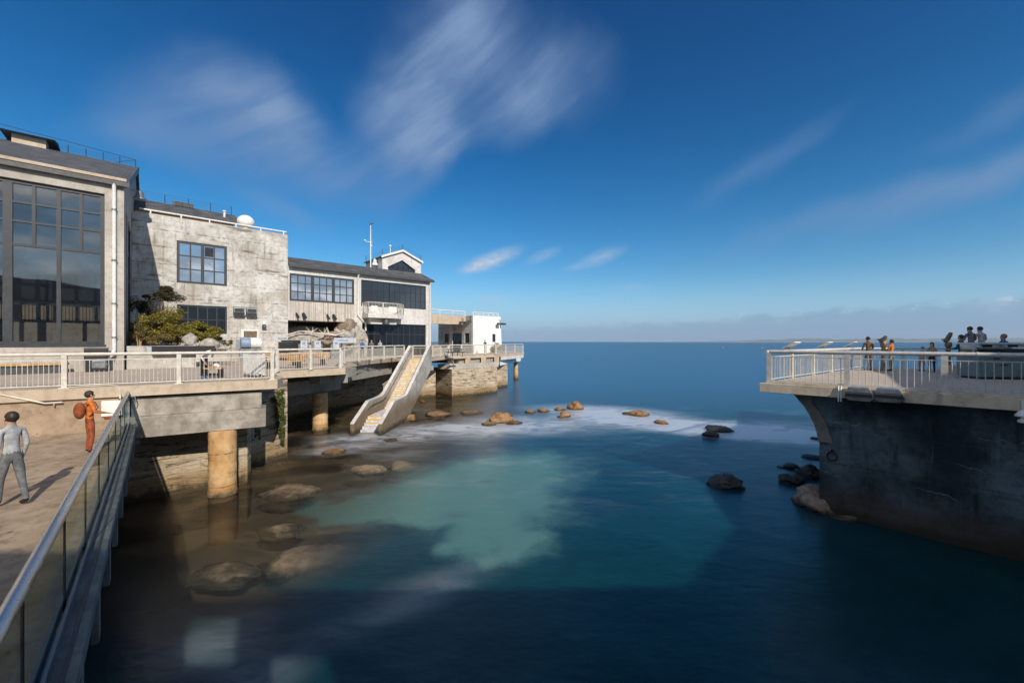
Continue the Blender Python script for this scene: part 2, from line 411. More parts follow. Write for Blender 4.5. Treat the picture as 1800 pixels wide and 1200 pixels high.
def slate(name='slate'):
    m, T, b = newmat(name)
    o = T.node('ShaderNodeTexCoord').outputs['Object']
    br = T.node('ShaderNodeTexBrick', inp={'Vector': o, 'Scale': 1.0, 'Color1': (.065,.070,.074,1), 'Color2': (.125,.13,.135,1), 'Mortar': (.018,.018,.02,1),
        'Mortar Size': .012, 'Brick Width': .45, 'Row Height': .26})
    n = T.noise(pos(T), 1.2, 5, .6)
    c = T.mix(T.smooth(n, .45, .7, 0, .5), br.outputs['Color'], (.19,.18,.165))
    T.l.new(c, b.inputs['Base Color']); b.inputs['Roughness'].default_value = .7; b.inputs['Specular IOR Level'].default_value = .3
    bump(T, b, br.outputs['Fac'], .6, -.02); MAT[name] = m
slate()
def glass_mirror(name, tint, refl, dark=(.02,.025,.03), wav=.0):
    m, T, b = newmat(name); T.n.remove(b)
    g = T.node('ShaderNodeBsdfGlossy', inp={'Color': tint+(1,), 'Roughness': .02})
    d = T.node('ShaderNodeBsdfDiffuse', inp={'Color': dark+(1,)})
    if wav:
        bn = T.node('ShaderNodeBump', inp={'Strength': .3, 'Distance': wav, 'Height': T.noise(pos(T), .5, 1, .4)}); T.l.new(bn.outputs[0], g.inputs['Normal'])
    mx = T.node('ShaderNodeMixShader', inp={0: refl, 1: d.outputs[0], 2: g.outputs[0]})
    T.l.new(mx.outputs[0], T.n['Material Output'].inputs[0]); MAT[name] = m
glass_mirror('glass_sky', (.92,.93,.95), .82, wav=.05)
glass_mirror('glass_dark', (.5,.56,.62), .13, (.022,.03,.038))
glass_mirror('glass_darker', (.45,.5,.55), .10, (.010,.012,.015))
def glass_see(name, refl, tint=(.9,.95,.95), gl=(.8,.85,.9), wav=0.):
    m, T, b = newmat(name); T.n.remove(b)
    g = T.node('ShaderNodeBsdfGlossy', inp={'Color': gl+(1,), 'Roughness': .02})
    t = T.node('ShaderNodeBsdfTransparent', inp={'Color': tint+(1,)})
    if wav:
        bn = T.node('ShaderNodeBump', inp={'Strength': .3, 'Distance': wav, 'Height': T.noise(pos(T), .5, 1, .4)}); T.l.new(bn.outputs[0], g.inputs['Normal'])
    fr = T.node('ShaderNodeLayerWeight', inp={'Blend': .25})
    f = T.math('ADD', T.math('MULTIPLY', fr.outputs['Facing'], .35), refl, clamp=True)
    mx = T.node('ShaderNodeMixShader', inp={0: f, 1: t.outputs[0], 2: g.outputs[0]})
    T.l.new(mx.outputs[0], T.n['Material Output'].inputs[0]); MAT[name] = m
glass_see('glass_hall', .24, (.86,.87,.87), (.62,.60,.58), .02)
glass_see('glass_guard', .03, (.86,.93,.91))

def leafmat(name, a, bb, cc=None, mix=.5):
    m, T, b = newmat(name); P = pos(T)
    n = T.noise(P, 3.2, 3, .6); n2 = T.noise(P, 17, 2, .6)
    c = T.mix(T.smooth(n, .35, .65), a, bb)
    if cc: c = T.mix(T.smooth(n2, .66-mix*.2, .72-mix*.2), c, cc)
    T.l.new(c, b.inputs['Base Color']); b.inputs['Roughness'].default_value = .6; b.inputs['Specular IOR Level'].default_value = .2
    MAT[name] = m
leafmat('leaf_olive', (.12,.11,.022), (.21,.175,.035), (.50,.38,.06), .2)
leafmat('leaf_dark', (.035,.030,.014), (.07,.055,.022))
leafmat('leaf_dry', (.22,.15,.065), (.12,.11,.035), (.36,.20,.10), .2)
leafmat('leaf_green', (.06,.09,.02), (.13,.15,.05), (.38,.34,.12), .15)
leafmat('petal', (.75,.55,.06), (.62,.42,.04))

def rockmat(name, base, wet, top, zt=.22):
    m, T, b = newmat(name); P = pos(T)
    n = T.noise(P, 2.2, 6, .65); n2 = T.noise(P, 9, 4, .6)
    c = T.mix(T.smooth(n, .38, .62), base, top); c = T.mix(T.smooth(n2, .5, .7, 0, .7), c, wet)
    sz = T.node('ShaderNodeSeparateXYZ', inp={0: P}).outputs[2]
    if zt > 0: c = T.mix(T.smooth(T.math('ADD', sz, T.math('MULTIPLY_ADD', n2, .3, -.15)), zt, .02), c, wet)
    else: c = T.mix(T.smooth(T.math('ADD', sz, T.math('MULTIPLY_ADD', n, .5, -.25)), -.12, -.42), c, (.05,.042,.028))  # sunken rocks darken with depth, painting in the dimming by the water
    T.l.new(c, b.inputs['Base Color']); b.inputs['Roughness'].default_value = .6
    bump(T, b, T.math('ADD', n, T.math('MULTIPLY', n2, .4)), .8, .12); MAT[name] = m
rockmat('rock_orange', (.30,.155,.06), (.06,.04,.02), (.40,.23,.10))
rockmat('rock_dark', (.030,.032,.032), (.012,.014,.015), (.06,.055,.045))
rockmat('rock_pale', (.62,.44,.26), (.42,.29,.17), (.74,.56,.36), -.9)
rockmat('rock_brown', (.22,.165,.12), (.05,.038,.025), (.33,.26,.20))

# water: blurred by the long tide, sand, weed and rock colouring the shallows
def watermat():
    m, T, b = newmat('sea_water'); P = pos(T)
    n1 = T.noise(P, .16, 4, .55); n2 = T.noise(P, .45, 4, .6, (1, 1.5, 1), .4)
    sp = T.node('ShaderNodeSeparateXYZ', inp={0: P})
    wx = T.math('MULTIPLY_ADD', T.noise(P, .35, 4, .6), 4.4, -2.2)
    wy = T.math('MULTIPLY_ADD', T.noise(P, .42, 4, .6, (1, 1, 1.7)), 4.4, -2.2)
    sv = T.node('ShaderNodeMapping', inp={'Location': (7.3, 3.1, 0), 0: P})
    Q = T.node('ShaderNodeCombineXYZ', inp={0: T.math('ADD', sp.outputs[0], wx), 1: T.math('ADD', sp.outputs[1], wy), 2: 0.}).outputs[0]
    def acc(lst, vec):
        a = None
        for (px, py, rx, ry, rot, st) in lst:
            w_ = onz(px, py, 0)
            v = T.math('MULTIPLY', ellipse(T, vec, (w_.x, w_.y), (rx, ry), R(rot)), st)
            a = v if a is None else T.math('ADD', a, v)
        return a
    deep = T.mix(T.smooth(n1, .4, .6), (.0005,.032,.054), (.002,.048,.074))  # dark colour here also stands in for the building's shade
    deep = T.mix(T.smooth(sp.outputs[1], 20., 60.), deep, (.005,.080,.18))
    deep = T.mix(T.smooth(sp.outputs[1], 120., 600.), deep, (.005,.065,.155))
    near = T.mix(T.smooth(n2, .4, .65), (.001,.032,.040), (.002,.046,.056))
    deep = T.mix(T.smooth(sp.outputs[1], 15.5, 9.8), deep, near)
    # brown kelp and rock shallows on the left
    br = T.math('MULTIPLY', T.smooth(T.math('ADD', sp.outputs[0], T.math('MULTIPLY', sp.outputs[1], -.06)), -4.0, -8.0), T.smooth(sp.outputs[1], 7.5, 10.3))
    br = T.math('MULTIPLY', br, T.smooth(sp.outputs[1], 75., 45.)); brA = br
    br = T.math('MULTIPLY', br, T.smooth(sp.outputs[1], 9.3, 12.5, .35, 1.))  # colour fades darker towards the viewer, softening the building's shade edge
    kelp = T.mix(T.smooth(n2, .42, .62), (.036,.027,.014), (.15,.105,.055))
    c = T.mix(br, deep, kelp)
    nearshore = acc([(660, 850, 6., 4.5, 0, .7), (760, 790, 5, 4.5, 0, .5)], Q)
    c = T.mix(T.math('MULTIPLY', nearshore, 1., clamp=True), c, (.055,.062,.055))
    # pale sandy bottom
    sand = acc([(690, 882, 5.2, 2.8, 18, 1.4), (630, 892, 2.8, 1.6, 18, .9), (860, 865, 5.6, 5.0, 20, 1.6), (865, 950, 2.8, 2.3, 0, 1.2), (920, 812, 5.0, 4.2, 0, 1.0), (770, 830, 3.2, 3.6, 0, .6)], Q)
    sand = T.math('MULTIPLY', sand, T.smooth(n2, .25, .6, .75, 1.1))
    c = T.mix(T.smooth(sand, .05, 1.15, 0, .92), c, (.095,.215,.19))
    dk = acc([(855, 845, .7, .45, 0, 1), (800, 905, .8, .4, 0, .8)], P)
    c = T.mix(T.math('MULTIPLY', dk, .6, clamp=True), c, (.05,.10,.10))
    # smeared foam where the swell breaks on the rocks, plus sunlight painted as pale blobs
    foam = acc([(1060, 724, 9, 5.2, -20, 1.1), (1150, 742, 9, 4.4, -25, 1.0), (1240, 754, 7.5, 3.4, -25, .8), (1400, 766, 10, 3.8, -20, 1.6), (1330, 748, 8, 3.2, 0, .6),  # foam off the pier is strengthened in colour where sunlight is missing
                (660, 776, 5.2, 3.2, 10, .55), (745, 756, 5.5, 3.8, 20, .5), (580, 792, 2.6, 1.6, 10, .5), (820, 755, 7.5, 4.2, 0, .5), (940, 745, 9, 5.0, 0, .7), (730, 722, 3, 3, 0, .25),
                (600, 770, 3, 2.5, 10, .5), (690, 800, 2.5, 1.6, 10, .3), (390, 1120, 1.3, 1.3, 0, .22), (450, 1190, 1.3, 1.3, 0, .15), (760, 1030, 3.0, 1.1, 35, .16), (650, 1090, 2.6, .8, 30, .12)], P)  # pair of small round blobs whitens the sun patches in the colour
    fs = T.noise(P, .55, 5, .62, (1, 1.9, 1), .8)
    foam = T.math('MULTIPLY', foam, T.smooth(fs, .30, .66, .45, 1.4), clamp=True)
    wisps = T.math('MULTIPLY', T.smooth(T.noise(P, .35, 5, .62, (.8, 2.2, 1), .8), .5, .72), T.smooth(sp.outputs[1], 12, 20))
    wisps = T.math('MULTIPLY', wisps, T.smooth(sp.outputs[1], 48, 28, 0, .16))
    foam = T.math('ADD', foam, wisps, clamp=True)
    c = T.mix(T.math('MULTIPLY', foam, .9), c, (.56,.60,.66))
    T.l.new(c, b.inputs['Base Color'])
    b.inputs['Subsurface Weight'].default_value = .75; b.inputs['Subsurface Radius'].default_value = (.7, 1.0, 1.2); b.inputs['Subsurface Scale'].default_value = 1.6
    b.inputs['Roughness'].default_value = .30; b.inputs['IOR'].default_value = 1.33
    b.inputs['Specular IOR Level'].default_value = .85
    far = T.smooth(sp.outputs[1], 30, 400, 1, .15)
    h = T.math('ADD', T.noise(P, .7, 3, .5, (1, 1.6, 1)), T.math('MULTIPLY', T.noise(P, 2.4, 3, .6, (1, 1.8, 1)), .3))
    bn = T.node('ShaderNodeBump', inp={'Strength': T.math('MULTIPLY', far, .16), 'Distance': .15, 'Height': h}); T.l.new(bn.outputs[0], b.inputs['Normal'])
    sh = T.math('MULTIPLY', T.math('MULTIPLY', brA, .58), T.math('SUBTRACT', 1., foam), clamp=True)
    T.l.new(T.math('SUBTRACT', 1., sh), b.inputs['Alpha'])
    MAT['sea_water'] = m
watermat()
def mk_simple(name, c, rough=.9):
    m, T, b = newmat(name); n = T.noise(pos(T), .6, 4, .6)
    T.l.new(T.mix(n, tuple(x*.7 for x in c), tuple(x*1.3 for x in c)), b.inputs['Base Color']); b.inputs['Roughness'].default_value = rough; MAT[name] = m
mk_simple('seabed', (.10, .08, .05)); mk_simple('far_land', (.10,.12,.075)); mk_simple('sand_coast', (.45,.38,.27))
M = MAT

# ------------------------------------------------------------------ sea, seabed, coast
m_ = MB()
ys = [-60, 0, 10, 20, 30, 45, 70, 120, 300, 1000, 9000]; xs = [-9000, -600, -100, -40, -20, -10, 0, 10, 20, 40, 100, 600, 9000]
vs = [(x, y, 0) for y in ys for x in xs]; nx = len(xs)
m_.add(vs, [(j*nx+i, j*nx+i+1, (j+1)*nx+i+1, (j+1)*nx+i) for j in range(len(ys)-1) for i in range(nx-1)])
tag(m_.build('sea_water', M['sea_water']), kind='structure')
tag(MB().box(-300, -60, -2.2, 300, 300, -1.6).build('seabed', M['seabed']), kind='structure')
def coast(name, Y, x0, x1, h, seed, mat):
    m = MB(); n = 160; vs = []
    for i in range(n+1):
        t = i/n; x = x0+(x1-x0)*t
        e = min(1, t*5, (1-t)*8+.2)
        z = h*e*(.35+.65*t)*(.55+.9*abs(noise.noise(Vector((x/900.+seed, seed, 0))))+.25*noise.noise(Vector((x/140., seed, 1))))
        vs += [(x, Y, -1), (x, Y+120, max(2, z)), (x, Y+900, -1)]
    fs = []
    for i in range(n):
        for k in (0, 1): fs.append((i*3+k, (i+1)*3+k, (i+1)*3+k+1, i*3+k+1))
    m.add(vs, fs, True); return tag(m.build(name, mat), kind='structure')
coast('shoreline_dunes', 6200, 1700, 9500, 34, 1.3, M['far_land'])
coast('coastal_hills', 7600, 3600, 12500, 150, 4.1, M['far_land'])
tag(MB().box(1700, 6150, -1, 6400, 6199, 7).build('beach', M['sand_coast']), kind='structure')

# ------------------------------------------------------------------ terrace slabs
P0 = (-24, 7.59); P1 = (-9.5, 16.2); P2 = (-12.2, 20.5); P3 = (-9.7, 23.3); P4 = (-12.0, 29.0); P5 = (-11.0, 38.6)
P6 = (-7.85, 38.8); P7 = (-6.85, 43.6); P8 = (-1.9, 49.0); P9 = (1.75, 58.0); P10 = (-2.5, 64)
terr = [P0, P1, (-9.9, 17.3), (-11.9, 19.9), P2, P3, (-10.0, 24.2), (-11.8, 27.9), P4, (-12.0, 33.5), P5, (-10.2, 38.4), (-8.3, 38.3), P6, P7, P8, P9, P10, (-30, 74), (-60, 40), (-50, 5)]
t = thing('waterfront_terrace', 'long tan concrete terrace slab carrying the buildings on the left shore', 'terrace', (-20, 30, 0))
MB().prism(terr, DK-.36, DK).build('deck_slab', [M['fascia_concrete']], t)
tp = [(-23.7, 7.9), (-9.72, 16.2), (-10.1, 17.2), (-12.0, 19.9), (-12.3, 20.5), (-9.85, 23.25), (-10.2, 24.2), (-12.1, 28.2), (-12.1, 33.5), (-11.15, 38.5), (-10.2, 38.5), (-8.3, 38.4), (-8.0, 38.9), (-7.0, 43.7), (-2.0, 49.1), (1.5, 57.9), (-2.7, 63.8), (-29, 73), (-59, 40), (-49.5, 5.5)]
MB().prism(tp, DK+.001, DK+.008).build('paving', M['floor_concrete'], t)

# edge beams, girders and piles below the terrace
e = (Vector(P1)-Vector(P0)).normalized(); e3 = Vector((e.x, e.y, 0)); en = Vector((e.y, -e.x, 0))   # en: outward
def EP(d, out, z):   # point d metres back from P1 along the front edge
    p = Vector((P1[0], P1[1], 0)) - e3*d + en*out; return Vector((p.x, p.y, z))
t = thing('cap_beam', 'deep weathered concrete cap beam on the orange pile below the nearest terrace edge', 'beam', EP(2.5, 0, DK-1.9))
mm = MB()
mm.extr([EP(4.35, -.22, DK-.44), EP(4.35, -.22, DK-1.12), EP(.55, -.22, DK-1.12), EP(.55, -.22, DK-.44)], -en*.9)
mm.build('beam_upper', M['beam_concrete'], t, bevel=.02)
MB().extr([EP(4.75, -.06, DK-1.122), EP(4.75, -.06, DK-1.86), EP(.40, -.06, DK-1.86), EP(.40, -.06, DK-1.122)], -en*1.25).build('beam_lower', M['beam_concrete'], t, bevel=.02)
mm = MB()
for k in range(46): mm.bar(EP(4.3-k*.082, -.2, DK-.44), EP(4.3-k*.082, -.2, DK-.361), .018, .018)
mm.bar(EP(4.33, -.2, DK-.40), EP(.56, -.2, DK-.40), .02, .02).build('mesh_strip', M['dark_grey'], t)
def pile(loc, r, z1, lab, n=40):
    o = lthing('support_pile', lab, 'pile', (loc[0], loc[1], 0), 0, 'round piles under the terrace')
    prof = [(r*(1+.012*math.sin(z*9)+.006*math.sin(z*23)), -1.8+z) for z in [i*(z1+1.8)/60 for i in range(61)]]
    MB().lathe((0,0,0), prof, n).build('shaft', M['pile_rust'], o)
    MB().lathe((0,0,0), [(r*1.07, .18), (r*1.09, .24), (r*1.03, .36)], n).build('barnacle_band', M['foundation'], o)
    return o
pile((-11.25, 15.55), .46, DK-1.87, 'thick orange-brown round pile standing in water under the nearest cap beam')
pile((-12.85, 26.8), .47, DK-1.87, 'round pile with pale lower half between ivy pier and the stairs')
pile((.62, 64.0), .36, DK-1.5, 'distant slender pile at the outermost tip of the terrace')

# ribbed foundation walls
fw = thing('foundation_wall', 'stained concrete foundation wall meeting the water behind the orange pile', 'wall', (-14, 16, 0))
MB().prism([(-17.9, 13.6), (-14.75, 15.05), (-11.55, 17.3), (-12.3, 18.2), (-20, 22)], -2, DK-.37).build('wall', M['foundation'], fw)
MB().prism([(-11.95, 16.82), (-11.38, 17.2), (-11.75, 18.0), (-12.5, 17.6)], -2, DK-.38).build('pilaster', M['foundation'], fw)
iv = thing('ivy_pier', 'tall concrete pier with creeper on top beside the shaded void', 'pier', (-12.3, 20, 0))
MB().prism([(-12.9, 19.0), (-11.85, 21.1), (-13.4, 22.6), (-17, 22)], -2, DK-.37).build('wall', M['foundation'], iv)
# outer cross beams (second bay)
t = thing('crosshead_beam', 'grey concrete crosshead beam carried by the pale-footed second pile', 'beam', (-12.8, 25.6, DK-1.9))
MB().extr([(-14.6, 23.4, DK-1.0), (-14.6, 23.4, DK-1.86), (-12.15, 28.4, DK-1.86), (-12.15, 28.4, DK-.98)], (-1.1, .45, 0)).build('crosshead', M['girder_concrete'], t, bevel=.02)
mm = MB()
a0, a1 = at(548, 671, 24.6), at(565, 671, 24.6)
MB().box(a0.x, 24.3, DK-1.02, a1.x+.05, 30, DK-.38).build('joist', M['girder_concrete'], t, bevel=.02)
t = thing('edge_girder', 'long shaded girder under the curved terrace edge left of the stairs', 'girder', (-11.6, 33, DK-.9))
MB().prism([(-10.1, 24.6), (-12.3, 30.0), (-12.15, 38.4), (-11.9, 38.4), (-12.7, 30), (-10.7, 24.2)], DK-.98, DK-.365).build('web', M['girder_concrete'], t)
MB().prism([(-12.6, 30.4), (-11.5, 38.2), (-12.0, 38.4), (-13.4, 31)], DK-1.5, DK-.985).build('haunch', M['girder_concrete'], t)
rw = thing('rear_sea_wall', 'dark shaded sea wall far back under the terrace', 'wall', (-16, 34, 0))
MB().prism([(-17, 22.0), (-17.5, 33), (-13.5, 40.5), (-11, 43), (-12, 45), (-30, 40), (-25, 22)], -2, DK-.37).build('wall', M['foundation'], rw)
MB().prism([(-13.5, 40.5), (-10.9, 42.5), (-8.4, 44.0), (-9, 46), (-15, 45)], -2, lambda x, y: 2.9).build('sloping_buttress', M['foundation'], rw)

# outer platform support wall
OPB = [(-6.0, 45.2), (-2.0, 49.3), (-4, 52), (-9.5, 47)]
sw = thing('outer_pier', 'square tan pier with tide stains below the outer platform', 'pier', (-4.5, 46, 0))
MB().prism([(-6.55, 43.55), (-1.75, 47.75), (-4, 52), (-9.5, 47)], -2, 3.05).build('wall', M['foundation'], sw)
MB().prism([(-6.75, 43.5), (-1.6, 47.95), (-2.0, 49.0), (-8.2, 44.2)], 3.052, 3.62).build('cap', M['hall_concrete'], sw, bevel=.03)
MB().prism(OPB, 3.62, DK-.37).build('back_wall', M['girder_concrete'], sw)
for k, (px) in enumerate((791, 822, 850, 873)):
    q = at(px, 640, 44.0+k*1.6); MB().box(q.x-.28, q.y-.1, 3.2, q.x+.28, q.y+3.4, DK-.365).build('joist', M['fascia_concrete'], sw)
MB().prism([(-7.9, 40.2), (-8.3, 41.2), (-13, 44), (-13, 42.4)], DK-1.35, DK-.9).build('bracket', M['pale_concrete'], sw)
MB().prism([(-1.5, 50.5), (1.4, 63), (.9, 66), (-3, 54)], DK-1.5, DK-.8).build('outer_beam', M['white_wall'], sw)
MB().prism([(-1.4, 50.0), (1.7, 58), (1.7, 59), (-2, 52)], DK-.78, DK-.37).build('outer_joist', M['pale_concrete'], sw)
MB().prism([(-2.2, 52), (-.6, 54), (-1.3, 57), (-3, 55)], -2, DK-1.51).build('outer_wall', M['foundation'], sw)

# ------------------------------------------------------------------ railings
def railing(label, A, B, nb, h=1.12, group='railings along the terrace edges', post=.13, rr=.055, bal=.12, mat='rail_paint', br=.011, endpost=(True, True), top_bars=True, z=DK, inset=.12, feet=True, solid=()):
    A = Vector((A[0], A[1], z)); B = Vector((B[0], B[1], z)); d = (B-A); L = d.length; d.normalize()
    t = thing('railing', label, 'railing', A, 0, group); mt = M[mat]
    MB().tube([A+Vector((0,0,h)), B+Vector((0,0,h))], rr, 12).build('top_rail', mt, t)
    for i in range(nb+1):
        if (i == 0 and not endpost[0]) or (i == nb and not endpost[1]): continue
        p = A+d*L*i/nb
        m = MB().obar(p+Vector((0,0,.02)), d, post, post*.75, h-rr*.7-.02)
        o = m.build('post', mt, t)
        if feet: MB().obar(p, d, post*1.9, post*1.6, .022).build('base_plate', mt, o)
    for i in range(nb):
        p = A+d*(L*i/nb+post/2); q = A+d*(L*(i+1)/nb-post/2); l = (q-p).length
        m = MB(); zt = h-.19
        m.bar(p+Vector((0,0,zt)), q+Vector((0,0,zt)), .03, .03); m.bar(p+Vector((0,0,.10)), q+Vector((0,0,.10)), .035, .03)
        n = max(2, round(l/bal))
        for k in range(n):
            c = p+d*(l*(k+.5)/n); m.tube([c+Vector((0,0,.10)), c+Vector((0,0,zt))], br, 5, False)
        m.build('baluster_panel', mt, t)
    return t
def lerp(a, b, t_): return (a[0]+(b[0]-a[0])*t_, a[1]+(b[1]-a[1])*t_)
ei = en*-.17
q0 = EP(.18, -.17, 0); qa = EP(0.18+2.95*4, -.17, 0)
railing('long cream railing in front of the tall gridded window, nearest of the left railings', (qa.x, qa.y), (q0.x, q0.y), 4, br=.010)
railing('short cream railing run returning behind the hanging white signs', (q0.x, q0.y+.1), (-12.05, 20.3), 1, endpost=(False, False))
railing('cream two-bay railing in front of the driftwood alcove', (-12.1, 20.6), (-9.95, 23.15), 2)
railing('narrow railing return at the corner of the driftwood bay', (-9.95, 23.15), (-12.05, 28.6), 2, endpost=(False, False))
railing('cream railing over the shaded girder leading to the top of the stairs', (-12.1, 28.8), (-10.35, 38.4), 5, h=1.15, bal=.09)
railing('short railing closing the head of the sea stairs', (-9.55, 38.5), (-8.05, 38.45), 1, endpost=(True, True))
railing('short cream railing just beyond the top of the stairs', (-7.75, 39.1), (-6.95, 43.4), 2, bal=.1)
railing('pale railing along the edge of the outer platform by the white house', (-6.9, 43.6), (-2.0, 48.85), 4, h=1.15, post=.16)
railing('farthest railing out to the tip of the platform', (-2.0, 48.9), (1.6, 57.8), 3, h=1.15, post=.14)

# ------------------------------------------------------------------ sea stairs
st = thing('sea_stairs', 'steep concrete stairway with yellow step edges descending from the terrace into the water', 'staircase', (-9, 33, 0))
LX = lambda y: -9.6-(38-y)*.054; RXx = lambda y: -8.0-(38-y)*.054
mt_ = MB(); ys_ = []; n = 23
z = DK; y = 38.0
steps = []
for i in range(n):
    y1 = y-7/n; z1 = z-3.7/n; steps.append((y, y1, z1)); y, z = y1, z1
steps.append((y, 28.1, z)); y = 28.1
for i in range(6):
    steps.append((y, y-.30, z-.175*(i+1)))
    y -= .30
nose = 0
for i, (ya, yb, zz) in enumerate(steps):
    mt_.prism([(LX(ya), ya), (RXx(ya), ya), (RXx(yb), yb), (LX(yb), yb)], zz-.55, zz)
mt_.build('steps', M['step_grey'], st)
zprev = DK
for i, (ya, yb, zz) in enumerate(steps):
    if i > 25: break
    if i == 23: yb2 = 28.1
    # yellow strip along the front of each tread
    MB().prism([(LX(yb+.065)+.05, yb+.065), (RXx(yb+.065)-.05, yb+.065), (RXx(yb-.012)-.05, yb-.012), (LX(yb-.012)+.05, yb-.012)], zz-.055, zz+.006).build('nosing', M['yellow_nosing'], st)
MB().prism([(LX(38.4), 38.35), (RXx(38.4), 38.35), (RXx(38), 38.002), (LX(38), 38.002)], DK-.36, DK-.001).build('landing', M['fascia_concrete'], st)
def parapet(x_of, w_, name, below, ylo):
    prof = [(38.5, DK+1.12), (38.0, DK+1.12), (31.2, .85+1.15), (30.7, .85+1.05), (28.3, .85+1.02), (ylo, .75), (ylo, -1), (27.8, -1), (31.0, .85-below), (38.5, DK-1.05)]
    m = MB()
    a = [(x_of(y)-w_/2, y, z) for y, z in prof]; b = [(x_of(y)+w_/2, y, z) for y, z in prof]; n = len(prof)
    m.add(a+b, [tuple(range(n)), tuple(range(n, 2*n))[::-1]]+[(i, n+i, n+(i+1)%n, (i+1)%n) for i in range(n)])
    o = m.build('parapet', M['stair_concrete'], st)
    cp_ = MB(); tp_ = prof[:6]
    for i in range(len(tp_)-1):
        (ya, za_), (yb, zb_) = tp_[i], tp_[i+1]
        cp_.add([(x_of(ya)-w_/2-.012, ya, za_+.001), (x_of(ya)+w_/2+.012, ya, za_+.001), (x_of(yb)+w_/2+.012, yb, zb_+.001), (x_of(yb)-w_/2-.012, yb, zb_+.001),
                 (x_of(ya)-w_/2-.012, ya, za_+.045), (x_of(ya)+w_/2+.012, ya, za_+.045), (x_of(yb)+w_/2+.012, yb, zb_+.045), (x_of(yb)-w_/2-.012, yb, zb_+.045)],
                [(0,1,2,3),(7,6,5,4),(4,5,1,0),(5,6,2,1),(6,7,3,2),(7,4,0,3)])
    cp_.build('coping', M['pale_concrete'], o)
    bm = bmesh.new(); bm.from_mesh(o.data); bmesh.ops.recalc_face_normals(bm, faces=bm.faces); bm.to_mesh(o.data); bm.free()
parapet(lambda y: LX(y)-.112, .22, 'p', .95, 25.9); parapet(lambda y: RXx(y)+.112, .22, 'p', .95, 25.9)
hr = [(38.1, DK+.85), (31.3, 1.72), (30.6, 1.6), (28.6, 1.55), (28.0, 1.35)]
MB().tube([(LX(y)+.10, y, z) for y, z in hr], .024, 8).build('handrail', M['dark_grey'], st)
for y, z in ((37.6, DK+.64), (35.4, 3.62), (33.2, 2.55), (31.3, 1.7)):
    MB().bar((LX(y), y, z), (LX(y)+.1, y, z+.04), .03, .03).build('handrail_bracket', M['dark_grey'], st)
MB().tube([(RXx(y)-.07, y, z) for y, z in hr[:3]], .024, 8).build('handrail', M['dark_grey'], st)

# ------------------------------------------------------------------ facade buildings
def grid_window(parent, name, a0, a1, z0, z1, s, vs, hs, glass, fw=.16, dep=.12, extra=None, frame='dark_frame', gap=.0):
    """vs: (position, width[, z-low, z-high]); hs: (position, width[, a-low, a-high])"""
    m = MB()
    m.box(a0, s, z0, a0+fw, s+dep, z1).box(a1-fw, s, z0, a1, s+dep, z1).box(a0+fw, s, z1-fw, a1-fw, s+dep, z1).box(a0+fw, s, z0, a1-fw, s+dep, z0+fw)
    for v in vs:
        lo, hi = (v[2], v[3]) if len(v) > 2 else (z0+fw, z1-fw)
        m.box(v[0]-v[1]/2, s+.012, lo, v[0]+v[1]/2, s+dep-.012, hi)
    for h in hs:
        lo, hi = (h[2], h[3]) if len(h) > 2 else (a0+fw, a1-fw)
        m.box(lo, s+.022, h[0]-h[1]/2, hi, s+dep-.022, h[0]+h[1]/2)
    f = m.build(name, M[frame], parent)
    MB().box(a0+fw*.5, s+dep*.5-.01, z0+fw*.5, a1-fw*.5, s+dep*.5+.01, z1-fw*.5).build('pane', M[glass], f)
    return f
def hipped(m, a0, a1, s0, s1, z0, ridge_s, ridge_z, th=.22, gable_r=True):
    """one visible pitch from (s0,z0) to ridge and the far pitch down to s1"""
    prof = [(s0, z0), (ridge_s, ridge_z), (s1, z0+.1), (s1, z0+.1-th), (ridge_s, ridge_z-th), (s0, z0-th)]
    pts = [(a0, s_, z_) for s_, z_ in prof]
    return m.extr(pts, (a1-a0, 0, 0))

# --- tall hall with the giant window
aR = a_of(218, 0); zE = z_of(218, 322, 0); aL = aR-20
hall = thing('exhibit_hall', 'tall concrete hall with a giant steel gridded window and slate roof, leftmost building', 'building', (aR, 0, DK), facade=True)
wa = a_of(184, 0); wt = z_of(184, 341, 0); wb = z_of(184, 605.5, 0)
wl = a_of(-140, 0)
mm = MB(); mm.wall(aL, aR, DK, zE-.12, 0, .45, [(wl, wa, wb, wt)])
mm.build('front_wall', M['hall_concrete'], hall)
RS = 16.5; RZ = zE+6.25; BS = 33
# side wall: gable with glazed strips
sw_ = MB()
sw_.wall(.45, BS, DK, zE-.3, aR-.4, aR, [(2.0, 3.6, DK+.3, zE-1.0), (4.2, 8.2, DK+.3, zE-1.0)], axis='y')
sw_.build('side_wall', M['hall_concrete'], hall)
MB().extr([(aR-.01, .0, zE-.3), (aR-.01, BS, zE-.3), (aR-.01, RS, RZ-.45)], (-.38, 0, 0)).build('gable', M['hall_concrete'], hall)
for (s0_, s1_) in ((2.0, 3.6), (4.2, 8.2)):
    m = MB(); m.box(aR-.2, s0_, DK+.3, aR-.05, s0_+.12, zE-1).box(aR-.2, s1_-.12, DK+.3, aR-.05, s1_, zE-1)
    for k in range(6): z_ = DK+.3+k*(zE-1.3-DK)/5; m.box(aR-.18, s0_, z_-.05, aR-.07, s1_, z_+.05)
    f = m.build('side_window', M['dark_frame'], hall); MB().box(aR-.16, s0_+.05, DK+.35, aR-.13, s1_-.05, zE-1.05).build('pane', M['glass_dark'], f)
m = MB(); m.extr([(aL, -.12, zE+.02), (aL, RS, RZ), (aL, RS, RZ-.22), (aL, -.12, zE-.1)], (aR+.18-aL, 0, 0)).build('roof', M['slate'], hall)
roofo = MB().extr([(aL, RS+.01, RZ), (aL, BS+.3, zE), (aL, BS+.3, zE-.2), (aL, RS+.01, RZ-.22)], (aR+.18-aL, 0, 0)).build('rear_roof', M['slate'], hall)
